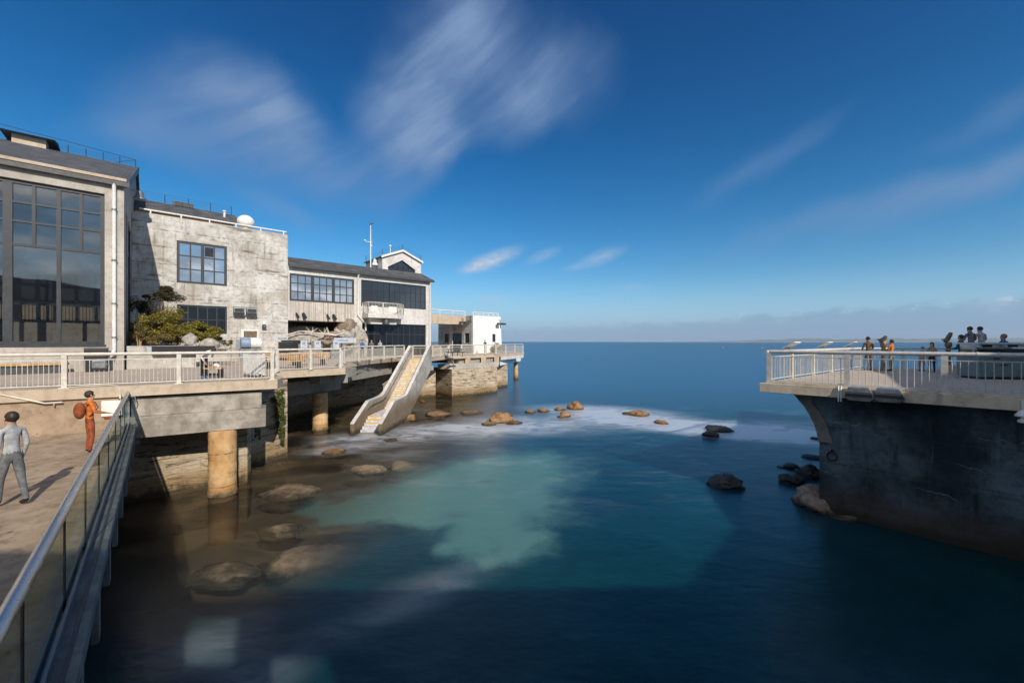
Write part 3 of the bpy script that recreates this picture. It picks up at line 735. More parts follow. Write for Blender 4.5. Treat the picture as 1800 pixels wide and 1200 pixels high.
MB().extr([(aR+.181, -.38, zE+.03), (aR+.181, RS, RZ+.03), (aR+.181, RS, RZ-.34), (aR+.181, -.38, zE-.32)], (.05, 0, 0)).build('barge_board', M['dark_frame'], hall)
m = MB(); m.box(aL, -.27, zE-.26, aR+.20, -.125, zE-.03).box(aL, -.06, zE-.24, aR+.1, -.001, zE-.13).build('gutter', M['gutter_metal'], hall)
MB().box(aL, -.14, zE+.05, aR+.1, .3, zE+.20).build('eave_board', M['fascia_concrete'], hall)
pa = a_of(200.5, -.2)
mm = MB().tube([(pa, -.2, zE-.2), (pa, -.16, zE-.6), (pa, -.14, zE-1.1), (pa, -.14, DK+1.1)], .085, 10)
mm.tube([(pa, -.14, DK+1.1), (pa-.05, -.3, DK+.85), (pa-.45, -.55, DK+.45)], .085, 10)
dp = mm.build('downpipe', M['white_paint'], hall)
for z_ in (zE-1.6, zE-4.3, zE-6.6, zE-8.4): MB().tube([(pa, -.14, z_), (pa, -.14, z_+.1)], .11, 10).build('pipe_clamp', M['galvanised'], dp)
# giant window
def za(px, py): return z_of(px, py, .1)
ws = .14
thick = [a_of(p, ws) for p in (13, -78)]; mid = [a_of(103, ws), a_of(-30, ws)]; thin = [a_of(p, ws) for p in (61, 141.5, -17, -60)]
r1, r2, r3 = z_of(102, 365, ws), z_of(102, 397, ws), z_of(102, 436.5, ws)
thin = [thick[0]+(mid[0]-thick[0])/2, mid[0]+(wa-.1-mid[0])/2, (thick[0]+mid[1])/2]
grid_window(hall, 'gridded_window', wl, wa, wb, wt, ws, [(a, .30) for a in thick]+[(a, .15) for a in mid]+[(a, .12, r3, wt-.16) for a in thin],
            [(r1, .10), (r2, .10), (r3, .13)], 'glass_hall', fw=.17, dep=.2)
MB().box(wl, -.04, wb-.10, wa+.05, .14, wb).build('sill', M['dark_frame'], hall)
# the room behind the glass
inn = MB(); inn.wall(aL+.4, aR-.45, DK, zE-.5, 5.6, 5.8); rr_ = inn.build('rear_room_wall', M['floor_concrete'], hall)
MB().box(aL, .5, DK+.01, aR-.45, 7.0, DK+.06).build('room_floor', M['floor_concrete'], hall)
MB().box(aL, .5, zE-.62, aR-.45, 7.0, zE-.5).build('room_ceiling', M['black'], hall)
MB().box(aR-5.6, 3.7, DK+.06, aR-.5, 4.0, DK+2.6).build('room_partition', M['hall_concrete'], hall)
MB().extr([(aR-5.61, 3.7, DK+.06), (aR-13, 3.7, DK+.06), (aR-13, 3.7, DK+.5), (aR-5.61, 3.7, DK+2.6)], (0, .3, 0)).build('room_ramp', M['hall_concrete'], hall)
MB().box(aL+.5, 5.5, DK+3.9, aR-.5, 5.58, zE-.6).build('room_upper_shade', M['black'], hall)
m = MB(); m.bar((aR-5.6, 3.8, DK+3.6), (aR-.6, 3.8, DK+3.6), .08, .1)
for k in range(36): m.tube([(aR-.8-k*.135, 3.8, DK+2.6), (aR-.8-k*.135, 3.8, DK+3.6)], .014, 4, False)
m.bar((aR-5.6, 3.8, DK+3.6), (aR-13, 3.8, DK+1.4), .08, .1)
for k in range(52): m.tube([(aR-5.7-k*.135, 3.8, DK+2.5-k*.04), (aR-5.7-k*.135, 3.8, DK+3.6-k*.04)], .014, 4, False)
m.build('room_railing', M['dark_grey'], hall)
MB().bar((aL+4, 2.2, DK+1.35), (aR-.5, 2.2, DK+1.35), .06, .06).build('room_handrail', M['wood_orange'], hall)
m = MB()
for k in range(14): m.box(aR-9.2+k*.34, 3.4, DK+.06, aR-9.0+k*.34, 3.9, DK+.85)
m.build('room_benches', M['wood'], hall)
# ridge ventilator and bird wires
v0, v1 = a_of(27, RS), a_of(86, RS)
vb = MB().box(v0, RS-1.1, RZ-.9, v1, RS+.7, RZ+.22).build('ridge_vent', M['fascia_concrete'], hall)
MB().extr([(v0-.5, RS-1.6, RZ+.22), (v0-.5, RS-.2, RZ+.48), (v0-.5, RS+1.1, RZ+.22)], (v1-v0+1.0, 0, 0)).build('vent_cap', M['slate'], vb)
m = MB(); r0 = a_of(-20, RS)
m.tube([(r0, RS, RZ+1.1), (v1+2, RS, RZ+.8), (aR, RS, RZ+.6)], .022, 4)
for k in range(9): a_ = r0+(aR-r0)*k/8; m.tube([(a_, RS, RZ), (a_, RS, RZ+.62)], .03, 4)
m.tube([(aR, RS, RZ+.6), (aR-1.2, RS, RZ+.05)], .02, 4)
for k in range(3): m.tube([(r0, RS, RZ+.2+k*.17), (aR, RS, RZ+.15+k*.15)], .008, 4)
m.build('bird_wire', M['dark_frame'], hall)
# wall lantern and strut on the side wall
sl_ = lthing('wall_lamp', 'round grey lamp bracketed high on the side of the tall hall', 'lamp', FW(aR+.02, 7.5, z_of(240, 347, 7.0)), FRZ)
MB().tube([(0,0,.6), (.55,0,.6)], .03, 6).build('bracket', M['galvanised'], sl_)
MB().lathe((.45,0,0), [(.10,.62), (.2,.5), (.24,.2), (.34,.12), (.36,.02)], 14).build('lamp_shade', M['galvanised'], sl_)

# --- concrete block with two windows
S2 = 9.0
bL = aR+.0; bR = a_of(506, S2); bT = z_of(506, 414, S2)
blk = thing('concrete_block_building', 'plain weathered concrete block with louvred grid window and flat roof, second from left', 'building', (bR-6, S2, DK), facade=True)
w1 = (a_of(310.6, S2), a_of(399, S2), z_of(399, 503, S2), z_of(399, 433.5, S2))
w2 = (a_of(311, S2), a_of(399, S2), z_of(399, 587, S2), z_of(399, 539, S2))
MB().wall(bL+.01, bR, DK, bT, S2, S2+.4, [w1, w2]).build('front_wall', M['block_concrete'], blk)
MB().box(bR-.4, S2+.401, DK, bR, S2+14, bT).box(bL+.01, S2+13.6, DK, bR-.401, S2+14, bT).build('rear_walls', M['block_concrete'], blk)
MB().box(bL+.02, S2+.401, bT-.5, bR-.401, S2+13.59, bT-.3).build('flat_roof', M['floor_concrete'], blk)
def even(a, b, n): return [a+(b-a)*k/n for k in range(1, n)]
va = even(w1[0]+.08, w1[1]-.08, 4); ha = even(w1[2]+.08, w1[3]-.08, 3)
f = grid_window(blk, 'grid_window', *w1, S2+.06, [(va[0], .09), (va[1], .20), (va[2], .09)], [(h_, .09) for h_ in ha], 'glass_sky', fw=.17)
m = MB()
for k in range(8):
    z_ = ha[1]+.15+k*(w1[3]-.2-ha[1]-.15)/8; m.extr([(va[1]+.14, S2+.05, z_), (va[1]+.14, S2+.14, z_+.09), (va[1]+.14, S2+.15, z_+.075), (va[1]+.14, S2+.06, z_-.015)], (va[2]-va[1]-.2, 0, 0))
m.build('louvre', M['dark_frame'], f)
MB().box(va[1]+.1, S2+.115, ha[1]+.04, va[2]-.04, S2+.125, w1[3]-.17).build('louvre_back', M['black'], f)
vb_ = even(w2[0]+.05, w2[1]-.05, 5); hb = even(w2[2]+.05, w2[3]-.05, 2)
grid_window(blk, 'lower_window', *w2, S2+.08, [(x, .07) for x in vb_], [(h_, .07) for h_ in hb], 'glass_dark', fw=.10)
# hip roof set back, parapet rail
rs0, rs1 = 12.5, 15.0
h0 = a_of(238, rs0); h1 = a_of(421, rs0); hz = z_of(421, 392, rs0); hrz = z_of(403, 377, rs1)
MB().box(bL+.02, rs0+.3, bT-.3, h1-.4, rs0+.5, hz-.15).build('clerestory_wall', M['hall_concrete'], blk)
MB().extr([(bL+.02, rs0, hz), (bL+.02, rs1, hrz), (bL+.02, rs1+2.6, hz), (bL+.02, rs1+2.6, hz-.18), (bL+.02, rs1, hrz-.2), (bL+.02, rs0, hz-.18)], (h1-bL-.02, 0, 0)).build('roof', M['slate'], blk)
MB().box(bL+.02, rs0-.14, hz-.24, h1, rs0-.001, hz-.05).build('gutter', M['gutter_metal'], blk)
va_ = a_of(322, rs1); MB().box(va_-.7, rs1-.3, hrz-.1, va_+.7, rs1+.3, hrz+.28).build('roof_vent', M['slate'], blk)
va_ = a_of(395, 13.6); MB().tube([(va_, 13.8, hz+.3), (va_, 13.8, hz+1.1)], .09, 8).tube([(va_, 13.8, hz+1.1), (va_, 13.8, hz+1.2)], .15, 8).build('flue', M['white_paint'], blk)
m = MB()
for k in range(5): a_ = bL+.3+(h1-bL-.6)*k/4; m.tube([(a_, rs1, hrz), (a_, rs1, hrz+.75)], .025, 4)
for k in range(4): m.tube([(bL+.3, rs1, hrz+.15+k*.19), (h1-.3, rs1, hrz+.15+k*.19)], .007, 4)
m.build('bird_wire', M['dark_frame'], blk)
m = MB(); rz_ = bT+.30
m.tube([(bL+.4, S2+.12, rz_), (bR-.08, S2+.12, rz_)], .062, 10)
m.build('parapet_rail', M['white_paint'], blk)
for k in range(6):
    a_ = bL+1.0+(bR-bL-1.3)*k/5; MB().tube([(a_, S2+.12, bT), (a_, S2+.12, rz_)], .05, 8).build('rail_post', M['white_paint'], blk)
MB().box(bL+.3, S2+.02, bT, bR-.02, S2+.36, bT+.06).build('coping', M['fascia_concrete'], blk)
# radome on the roof
rp = FW(a_of(432, 11), 11, 0)
rd = lthing('radome', 'white radar dome on the roof corner of the concrete block', 'dome', (rp.x, rp.y, bT-.3), FRZ)
MB().tube([(0,0,0), (0,0,.9)], .28, 14).build('pedestal', M['white_paint'], rd)
MB().ball((0,0,1.35), .62, 20, 12, (1.05,1.05,.95)).build('dome', M['white_wall'], rd)
rp2 = FW(a_of(426, 11), 11, bT-.3)
# flood lamps on block wall
def wall_flood(px, py, s, lab, sc=1.):
    p = FW(a_of(px, s), s, z_of(px, py, s))
    o = lthing('wall_floodlight', lab, 'floodlight', p, FRZ, 'floodlights fixed to the block wall')
    MB().box(-.06*sc, -.3*sc, -.06*sc, .06*sc, -.001, .06*sc).build('arm', M['galvanised'], o)
    MB().extr([(-.32*sc, -.66*sc, -.2*sc), (-.32*sc, -.66*sc, .12*sc), (-.32*sc, -.25*sc, .24*sc), (-.32*sc, -.25*sc, -.2*sc)], (.64*sc, 0, 0)).build('housing', M['galvanised'], o, bevel=.02)
    MB().box(-.27*sc, -.672*sc, -.16*sc, .27*sc, -.661*sc, .08*sc).build('lens', M['dark_frame'], o)
wall_flood(418, 545, S2, 'grey floodlight box beside the lower window of the block, left of its pair', 1.15)
wall_flood(440, 546, S2, 'grey floodlight box beside the lower window of the block, right of its pair', 1.15)
p = FW(a_of(429, S2), S2, z_of(429, 550, S2)); o = lthing('security_sensor', 'small white sensor between the two wall floodlights', 'sensor', p, FRZ)
MB().box(-.09, -.18, -.12, .09, -.001, .12).build('body', M['white_paint'], o); MB().ball((0, -.18, -.16), .1).build('eye', M['white_paint'], o)
p = FW(a_of(463.5, S2), S2, z_of(463.5, 571, S2)); o = lthing('downlight', 'small white wall downlight right of the floodlights', 'lamp', p, FRZ)
MB().box(-.1, -.2, 0, .1, -.001, .3).build('body', M['white_paint'], o); MB().lathe((0, -.26, -.2), [(.08,.25), (.16,.1), (.19,0)], 12).build('lamp_shade', M['dark_grey'], o)
p = FW(a_of(496, S2), S2, z_of(496, 593.6, S2)); o = lthing('wall_plate', 'narrow grey plate near the foot of the block wall corner', 'sign', p, FRZ)
MB().box(-.32, -.05, -.06, .32, -.001, .06).build('plate', M['sign_grey'], o); MB().box(-.28, -.056, -.03, .2, -.051, .03).build('lettering_band', M['sign_white'], o)

# --- two-storey wing
S3 = S2-.02
cR = a_of(757.5, S3); cL = bR+.02; cE = z_of(756, 492.6, S3)
wing = thing('cafe_wing', 'two-storey concrete wing with wide windows, balcony and slate roof, third from left', 'building', ((cL+cR)/2, S3, DK), facade=True)
u1 = (a_of(507.8, S3)+.05, a_of(622.5, S3), z_of(622.5, 534.9, S3), z_of(622.5, 491.2, S3))
u2 = (a_of(634.8, S3), a_of(748.8, S3), z_of(748.8, 544.2, S3), z_of(748.8, 503, S3))
g2 = (a_of(636.5, S3), a_of(748.8, S3), DK+.05, z_of(748.8, 571, S3))
al = (cL+.3, a_of(628, S3), DK, z_of(622, 566.2, S3))
MB().wall(cL, cR, DK, cE-.1, S3, S3+.4, [u1, u2, g2, (cL, al[1], DK, al[3]), (u1[0], u1[1], al[3], u1[2])]).build('front_wall', M['pale_concrete'], wing)
MB().wall(u1[0]+.002, u1[1]-.002, al[3]+.002, u1[2]-.002, S3+.06, S3+.4).build('board_marked_panel', M['board_concrete'], wing)
MB().wall(cL, u1[0], al[3], cE-.2, S3+.02, S3+.3).build('end_pier', M['pale_concrete'], wing)
gv = [u1[0]+.08+(u1[1]-u1[0]-.16)*k/9 for k in range(1, 9)]; gh = even(u1[2]+.08, u1[3]-.08, 3)
grid_window(wing, 'ribbon_window', *u1, S3+.05, [(x, .26 if k in (2, 5) else .07) for k, x in enumerate(gv)], [(h_, .07) for h_ in gh], 'glass_sky', fw=.16)
gv = even(u2[0], u2[1], 12); gh = even(u2[2], u2[3], 3)
grid_window(wing, 'balcony_window', *u2, S3+.10, [(x, .05) for x in gv]+[(a_of(p, S3), .12) for p in (656, 686)], [(h_, .05) for h_ in gh[1:]]+[(gh[0], .05)], 'glass_dark', fw=.06)
gv = even(g2[0], g2[1], 11)
grid_window(wing, 'ground_window', *g2, S3+.14, [(x, .06) for x in gv], [(DK+2.3, .07), (DK+1.15, .05)], 'glass_darker', fw=.08)
# warm things seen behind the upper glass near the corner
# roof
wr = S3+2.5; wrz = z_of(739, 480.7, wr)
m = MB(); prof = [(S3-.28, cE), (wr, wrz), (wr+6, wrz+.02), (wr+9, cE-.4), (wr+9, cE-.7), (wr+6, wrz-.3), (wr, wrz-.25), (S3-.28, cE-.16)]
m.extr([(cL+.01, s_, z_) for s_, z_ in prof], (cR+.18-cL, 0, 0)); m.build('roof', M['slate'], wing)
MB().box(cL+.01, S3-.44, cE-.26, cR+.2, S3-.285, cE-.04).build('gutter', M['gutter_metal'], wing)
MB().extr([(cR-.01, S3+.41, DK+3), (cR-.01, wr+9, DK+3), (cR-.01, wr+9, cE-.7), (cR-.01, wr+6, wrz-.32), (cR-.01, wr, wrz-.27), (cR-.01, S3+.41, cE-.1)], (-.35, 0, 0)).build('gable', M['pale_concrete'], wing)
for px in (629.3, 755.6):
    a_ = a_of(px, S3-.12)
    m = MB().tube([(a_, S3-.35, cE-.2), (a_, S3-.12, cE-.6), (a_, S3-.12, (DK+4.1) if px < 700 else DK+.1)], .085, 8)
    if px < 700: m.tube([(a_, S3-.12, DK+4.1), (a_+.75, S3-.12, DK+3.3), (a_+.75, S3-.12, DK+2.6)], .085, 8)
    m.build('downpipe', M['white_paint'], wing)
# balcony
ba0, ba1 = a_of(634.5, S3), a_of(712, S3-1.2); bz = z_of(713, 553.5, S3-1.2); bp = 1.55
pl = [(ba0+.1, S3-.001), (ba0+.1, S3-bp), (ba1-1.0, S3-bp), (ba1, S3-bp+.7), (ba1, S3-.001)]
bo = MB().prism(pl, bz-.42, bz).build('balcony', M['pale_concrete'], wing)
MB().prism([(ba0+.6, S3-.001), (ba0+.6, S3-.9), (ba1-.8, S3-.9), (ba1-.8, S3-.001)], bz-1.0, bz-.421).build('balcony_bracket', M['pale_concrete'], bo)
m = MB(); pr = pl[1:-1]+[(ba1, S3-.05)]; pr = [(ba0+.15, S3-.05)]+pr
pts = [Vector((x, y, bz+1.05)) for x, y in pr]
m.tube(pts, .045, 6)
for i in range(len(pts)-1):
    L_ = (pts[i+1]-pts[i]).length; n_ = max(1, int(L_/.14))
    for k in range(n_+1):
        c_ = pts[i].lerp(pts[i+1], k/n_); m.tube([(c_.x, c_.y, bz+.08), c_], .016, 4, False)
    n_ = max(1, round(L_/1.6))
    for k in range(n_+1):
        c_ = pts[i].lerp(pts[i+1], k/n_); m.tube([(c_.x, c_.y, bz), c_], .055, 6, False)
    m.bar((pts[i].x, pts[i].y, bz+.09), (pts[i+1].x, pts[i+1].y, bz+.09), .03, .03)
m.build('balcony_railing', M['rail_paint'], bo)
L_ = pl[2][0]-pl[1][0]
for f0, f1 in ((.08, .30), (.68, .97)):
    MB().box(pl[1][0]+L_*f0, S3-bp-.06, bz+.18, pl[1][0]+L_*f1, S3-bp-.045, bz+.72).build('balcony_sign', M['white_paint'], bo)
MB().lathe(((ba0+ba1)/2, S3-1.2, bz-1.0), [(.2, .55), (.32, .3), (.34, .0)], 10).build('balcony_lamp', M['dark_grey'], bo)
# cctv lamps on board-marked panel
for px, py, lb in ((530, 553.5, 'pair of small black spotlights on the board-marked wall, nearer the block'), (583, 556, 'pair of small black spotlights on the board-marked wall, nearer the downpipe')):
    p = FW(a_of(px, S3), S3+.06, z_of(px, py, S3)); o = lthing('wall_spotlight', lb, 'spotlight', p, FRZ, 'spotlights on the board-marked wall')
    for k, dx in enumerate((-.45, .1)):
        MB().bar((dx, 0, .15), (dx, -.22, .12), .04, .04).tube([(dx, -.2, .15), (dx+.14, -.48, -.28)], .13-.05*(k == 0), 8).build('lamp_head', M['black'], o)
# alcove
MB().wall(cL+.3, al[1], DK, al[3]+.2, S3+4.6, S3+4.8).build('alcove_wall', M['foundation'], wing)
MB().box(cL+.01, S3+.41, al[3], al[1], S3+4.59, al[3]+.15).build('alcove_ceiling', M['board_concrete'], wing)
MB().box(al[1]+.3, S3+.41, DK, al[1]+.5, S3+4.5, al[3]).build('alcove_side', M['foundation'], wing)
# room behind ground glass not needed (dark glass)
# tower with gabled lookout
S4 = S3+3.6
tL, tz0 = a_of(672, S4), z_of(672, 450.4, S4); tR = a_of(740, S4); tA = (tL+tR)/2; tzR = z_of(740, 459.2, S4); tzA = z_of(706.6, 441, S4)
tz = (tz0+tzR)/2; td = 4.6
tw = thing('lookout_tower', 'small gabled concrete lookout with dark glass rising above the slate roof', 'tower', (tA, S4, DK), facade=True)
o0, o1 = a_of(682, S4), a_of(730, S4); oz = z_of(706, 463, S4)
OZB = z_of(739, 482, S4)-1.2; OA = z_of(706.6, 457, S4)
hw = (o1-o0)/2
mm = MB()
zb = DK+6
oz2 = OA-.95
mm.add([(tL,S4,zb),(o0,S4,zb),(o0,S4,oz2),(tA,S4,OA),(tA,S4,tzA),(tL,S4,tz)], [(0,1,2,3,4,5)])
mm.add([(o1,S4,zb),(tR,S4,zb),(tR,S4,tz),(tA,S4,tzA),(tA,S4,OA),(o1,S4,oz2)], [(0,1,2,3,4,5)])
mm.add([(o0,S4,zb),(o0,S4+.3,zb),(o0,S4+.3,oz2),(o0,S4,oz2)], [(3,2,1,0)]); mm.add([(o1,S4,zb),(o1,S4+.3,zb),(o1,S4+.3,oz2),(o1,S4,oz2)], [(0,1,2,3)])
mm.add([(o0,S4,oz2),(o0,S4+.3,oz2),(tA,S4+.3,OA),(tA,S4,OA)], [(3,2,1,0)]); mm.add([(tA,S4,OA),(tA,S4+.3,OA),(o1,S4+.3,oz2),(o1,S4,oz2)], [(3,2,1,0)])
mm.build('gable_wall', M['pale_concrete'], tw)
m = MB(); m.box(tL, S4+.001, zb, tL+.3, S4+td, tz-.05).box(tR-.3, S4+.001, zb, tR, S4+td, tz-.05).box(tL+.301, S4+td-.3, zb, tR-.301, S4+td, tz-.05)
m.build('side_walls', M['pale_concrete'], tw)
for sgn, xa, xb in ((1, tL-.18, tA), (-1, tR+.18, tA)):
    zz0 = tz-.02; MB().extr([(xa, S4-.2, zz0), (xb, S4-.2, tzA+.12), (xb, S4-.2, tzA-.02), (xa, S4-.2, zz0-.16)], (0, td+.4, 0)).build('roof', M['slate'], tw)
    MB().extr([(xa, S4-.24, zz0+.02), (xb, S4-.24, tzA+.13), (xb, S4-.24, tzA-.1), (xa, S4-.24, zz0-.22)], (0, .035, 0)).build('barge_board', M['white_paint'], tw)
m = MB(); m.add([(o0,S4+.25,zb),(o1,S4+.25,zb),(o1,S4+.25,oz2),(tA,S4+.25,OA),(o0,S4+.25,oz2)], [(0,1,2,3,4)])
gw = m.build('glazing', M['glass_dark'], tw)
m = MB()
for k in range(1, 5): x = o0+(o1-o0)*k/5; m.bar((x, S4+.2, zb), (x, S4+.2, oz2+.45), .08, .06)
m.bar((o0, S4+.2, oz2-.2), (o1, S4+.2, oz2-.2), .06, .08); m.build('glazing_bars', M['dark_frame'], gw)
m = MB()
for x, y in ((tL, S4), (tL, S4+td), (tA, S4), (tR, S4)): z_ = tz if x != tA else tzA; m.tube([(x, y, z_), (x, y, z_+.75)], .03, 4)
for k in range(3):
    dz = .25+.2*k; m.tube([(tL, S4+td, tz+dz), (tL, S4, tz+dz), (tA, S4, tzA+dz), (tR, S4, tz+dz)], .009, 4)
m.build('bird_wire', M['dark_frame'], tw)
m = MB(); x = a_of(686, S4+1); m.tube([(x, S4+1, tz), (x, S4+1, z_of(686, 434, S4+1))], .05, 6).ball((x, S4+1, z_of(686, 432.5, S4+1)), .14, 8, 6).build('short_mast', M['white_paint'], tw)
o_ = lthing('roof_siren', 'white siren horn on the flank of the gabled lookout', 'siren', FW(tL-.05, S4+1.2, z_of(661, 462, S4+1.2)), FRZ)
MB().lathe((-.3,0,-.3), [(.34,0), (.3,.2), (.16,.4), (.26,.5), (.05,.75)], 12).build('horn', M['white_paint'], o_); MB().bar((0,0,0), (-.3,0,0), .06, .06).build('bracket', M['galvanised'], o_)
# weather mast
sM = S3+3.0; am = a_of(651.5, sM)
ms = lthing('weather_mast', 'tall thin white mast with crossarm and wind vane on the slate roof', 'mast', FW(am, sM, wrz-.1), FRZ)
hM = z_of(651.5, 395, sM)-wrz+.1; hc = z_of(651.5, 425.5, sM)-wrz+.1
MB().tube([(0,0,0), (0,0,hc), (0,0,hM)], [.075, .06, .035], 8).build('pole', M['white_paint'], ms)
MB().bar((-.62,0,hc), (.2,0,hc), .05, .05).ball((-.62,0,hc+.08), .1, 8, 6).ball((.05, 0, hc-.4), .12, 8, 6).build('crossarm', M['white_paint'], ms)
MB().ball((-.02,0,hM+.05), .09, 8, 6).bar((0,0,hM+.1), (.35,0,hM+.2), .02, .12).build('wind_vane', M['dark_grey'], ms)

# --- white house on the outer platform
S5 = 12.05
hL = a_of(831.7, S5); hR = a_of(882.5, S5); hT = z_of(831.7, 554.2, S5)
wh = thing('white_house', 'bright white boxy house with small dark windows at the end of the terrace', 'house', (hL, S5, DK), facade=True)
ww = (a_of(865.5, S5), a_of(871, S5), z_of(868, 601, S5), z_of(868, 586.8, S5))
ts = -.45
mm = MB()
mm.wall(hL, hR-.3, DK, hT, S5, S5+.35, [ww]); mm.build('front_wall', M['white_wall'], wh)
MB().extr([(hR-.3, S5, DK), (hR, S5, DK), (hR-.29, S5, hT), (hR-.3, S5, hT)], (0, 6, 0)).build('battered_end', M['white_wall'], wh)
D5 = 8.6
def s_side(px):   # depth of a point of the shaded side wall seen at column px
    r = (px-900)/FPX; p = FO+U*hL
    return (r*p.y-p.x)/(V.x-r*V.y)
sw0, sw1 = s_side(825), s_side(816.7); dd0, dd1 = s_side(811.7), s_side(795); se0, se1 = s_side(789), s_side(781.7)
zt_ = DK+2.65
MB().wall(S5+.351, S5+D5, DK, hT, hL, hL+.3, [(sw0, sw1, DK+1.35, zt_), (dd0, dd1, DK, zt_+.05), (se0, se1, DK+1.35, zt_)], axis='y').build('side_wall', M['block_concrete'], wh)
MB().box(hL+.31, S5+.36, hT-.35, hR-.31, S5+D5, hT-.2).build('flat_roof', M['floor_concrete'], wh)
MB().box(hR-.6, S5+.36, DK, hR-.31, S5+D5, hT-.36).build('rear_walls', M['white_wall'], wh)
for q0_, q1_ in ((sw0, sw1), (se0, se1)):
    f = MB().box(hL+.08, q0_, DK+1.35, hL+.16, q1_, DK+1.42).box(hL+.08, q0_, zt_-.07, hL+.16, q1_, zt_).box(hL+.08, q0_, DK+1.42, hL+.16, q0_+.07, zt_-.07).box(hL+.08, q1_-.07, DK+1.42, hL+.16, q1_, zt_-.07).box(hL+.09, (q0_+q1_)/2-.03, DK+1.42, hL+.15, (q0_+q1_)/2+.03, zt_-.07).build('window', M['dark_frame'], wh)
    MB().box(hL+.13, q0_+.03, DK+1.38, hL+.14, q1_-.03, zt_-.03).build('pane', M['glass_darker'], f)
f = MB().box(hL+.1, dd0, DK+.01, hL+.16, dd1, zt_+.05).build('double_door', M['dark_grey'], wh)
for k in (0, 1):
    y0 = dd0+(dd1-dd0)*(.06+.5*k); MB().box(hL+.085, y0, DK+.25, hL+.099, y0+(dd1-dd0)*.38, zt_-.12).build('pane', M['glass_darker'], f)
f = MB().box(ww[0], S5+.05, ww[2], ww[0]+.06, S5+.12, ww[3]).box(ww[1]-.06, S5+.05, ww[2], ww[1], S5+.12, ww[3]).box(ww[0]+.06, S5+.05, ww[3]-.06, ww[1]-.06, S5+.12, ww[3]).box(ww[0]+.06, S5+.05, ww[2], ww[1]-.06, S5+.12, ww[2]+.06).box(ww[0]+.06, S5+.06, (ww[2]+ww[3])/2-.03, ww[1]-.06, S5+.11, (ww[2]+ww[3])/2+.03).build('window', M['dark_frame'], wh)
MB().box(ww[0]+.03, S5+.09, ww[2]+.03, ww[1]-.03, S5+.1, ww[3]-.03).build('pane', M['glass_dark'], f)
# linking roof beam between the wing and the house
sB = 13.7; l0 = cR+.3; l1 = hL-.002; bt0 = z_of(800, 554.3, sB); bt1 = z_of(800, 569.8, sB)
lk = thing('link_canopy', 'tan concrete roof canopy bridging the wing and the white house', 'canopy', ((l0+l1)/2, sB, DK), facade=True)
MB().box(l0, sB, bt1, l1, sB+.5, bt0).build('edge_beam', M['fascia_concrete'], lk)
MB().box(l0, sB+.501, bt0-.35, l1, sB+6, bt0-.1).build('roof_slab', M['fascia_concrete'], lk)
def roof_rail(lab, p0, p1, n_, hh=.62):
    t = lthing('roof_railing', lab, 'railing', (0,0,0), 0, 'white railings along the flat roof edges')
    p0 = Vector(p0); p1 = Vector(p1); t.location = p0; p1 = p1-p0; p0 = Vector((0,0,0)); up = Vector((0,0,hh))
    MB().tube([p0+up, p1+up], .05, 6).build('top_rail', M['white_paint'], t); MB().tube([p0+up*.5, p1+up*.5], .025, 6).build('mid_rail', M['white_paint'], t)
    for k in range(n_+1): q = p0.lerp(p1, k/n_); MB().tube([q, q+up], .045, 6).build('post', M['white_paint'], t)
roof_rail('white railing on top of the tan link canopy', FW(l0, sB+.2, bt0), FW(l1, sB+.2, bt0), 4)
roof_rail('white railing on the roof edge of the white house', FW(hL+.1, S5+.2, hT), FW(hR-.5, S5+.2, hT), 5, .45)
# little glazed kiosk seen in the gap beyond the wing
kp = FW(cR+2.2, 16.5, DK); ks = lthing('glass_kiosk', 'dark framed glass shelter behind the corner column of the wing', 'shelter', kp, FRZ)
m = MB()
for x in (-1.2, 1.2):
    for y in (0, 2): m.box(x-.07, y-.07, 0, x+.07, y+.07, 2.6)
m.build('frame', M['dark_frame'], ks); MB().extr([(-1.5,-.3,2.6), (0,-.3,3.3), (1.5,-.3,2.6)], (0, 2.6, 0)).build('roof', M['slate'], ks)
MB().box(-1.1, .02, .1, 1.1, .04, 2.5).build('pane', M['glass_see'] if 'glass_see' in M else M['glass_guard'], ks)
# house lamps
for (px, py, s_, lb) in ((812, 566, sB-.02, 'twin floodlight bracket at the end of the tan link canopy'), (877, 568.5, S5, 'twin floodlight bracket at the top right corner of the white house')):
    p = FW(a_of(px, s_), s_, z_of(px, py, s_)); o = lthing('twin_floodlight', lb, 'floodlight', p, FRZ, 'twin floodlights near the white house')
    MB().bar((0,0,.5), (0,-.3,.4), .06, .06).bar((-.5,-.3,.05), (.5,-.3,.05), .06, .06).bar((0,-.3,.4), (0,-.3,.05), .05, .05).build('bracket', M['dark_grey'], o)
    for dx in (-.4, .4): MB().box(dx-.28, -.75, -.2, dx+.28, -.35, .06).build('lamp_head', M['dark_grey'], o, bevel=.03)

# ------------------------------------------------------------------ lower plaza and glass guard
G0 = Vector((-13.35, 13.9, 0)); GD = -V.copy()          # guard line: from the terrace towards the viewer
def GP(s_, o, z): p = G0+GD*s_+U*o; return Vector((p.x, p.y, z))
pz = thing('plaza_block', 'tan concrete lower plaza behind the glass guard at bottom left', 'plaza', (-14, 8, 0))
c0 = GP(-.3, .02, 0); c1 = GP(23, .02, 0)
MB().prism([(c0.x, c0.y), (c1.x, c1.y), (-2, -8), (-40, -8), (-40, 6), (-24.1, 7.35), (-17, 13.6)], PZ-.5, PZ).build('paving', M['plaza_concrete'], pz)
cp = MB().extr([GP(-.2, -.06, PZ+.001), GP(-.2, .22, PZ+.001), GP(-.2, .22, PZ+.16), GP(-.2, -.06, PZ+.16)], GD*23).build('coping', M['guard_concrete'], pz, bevel=.012)
c2 = GP(-.3, -1.0, 0); c3 = GP(23, -1.0, 0)
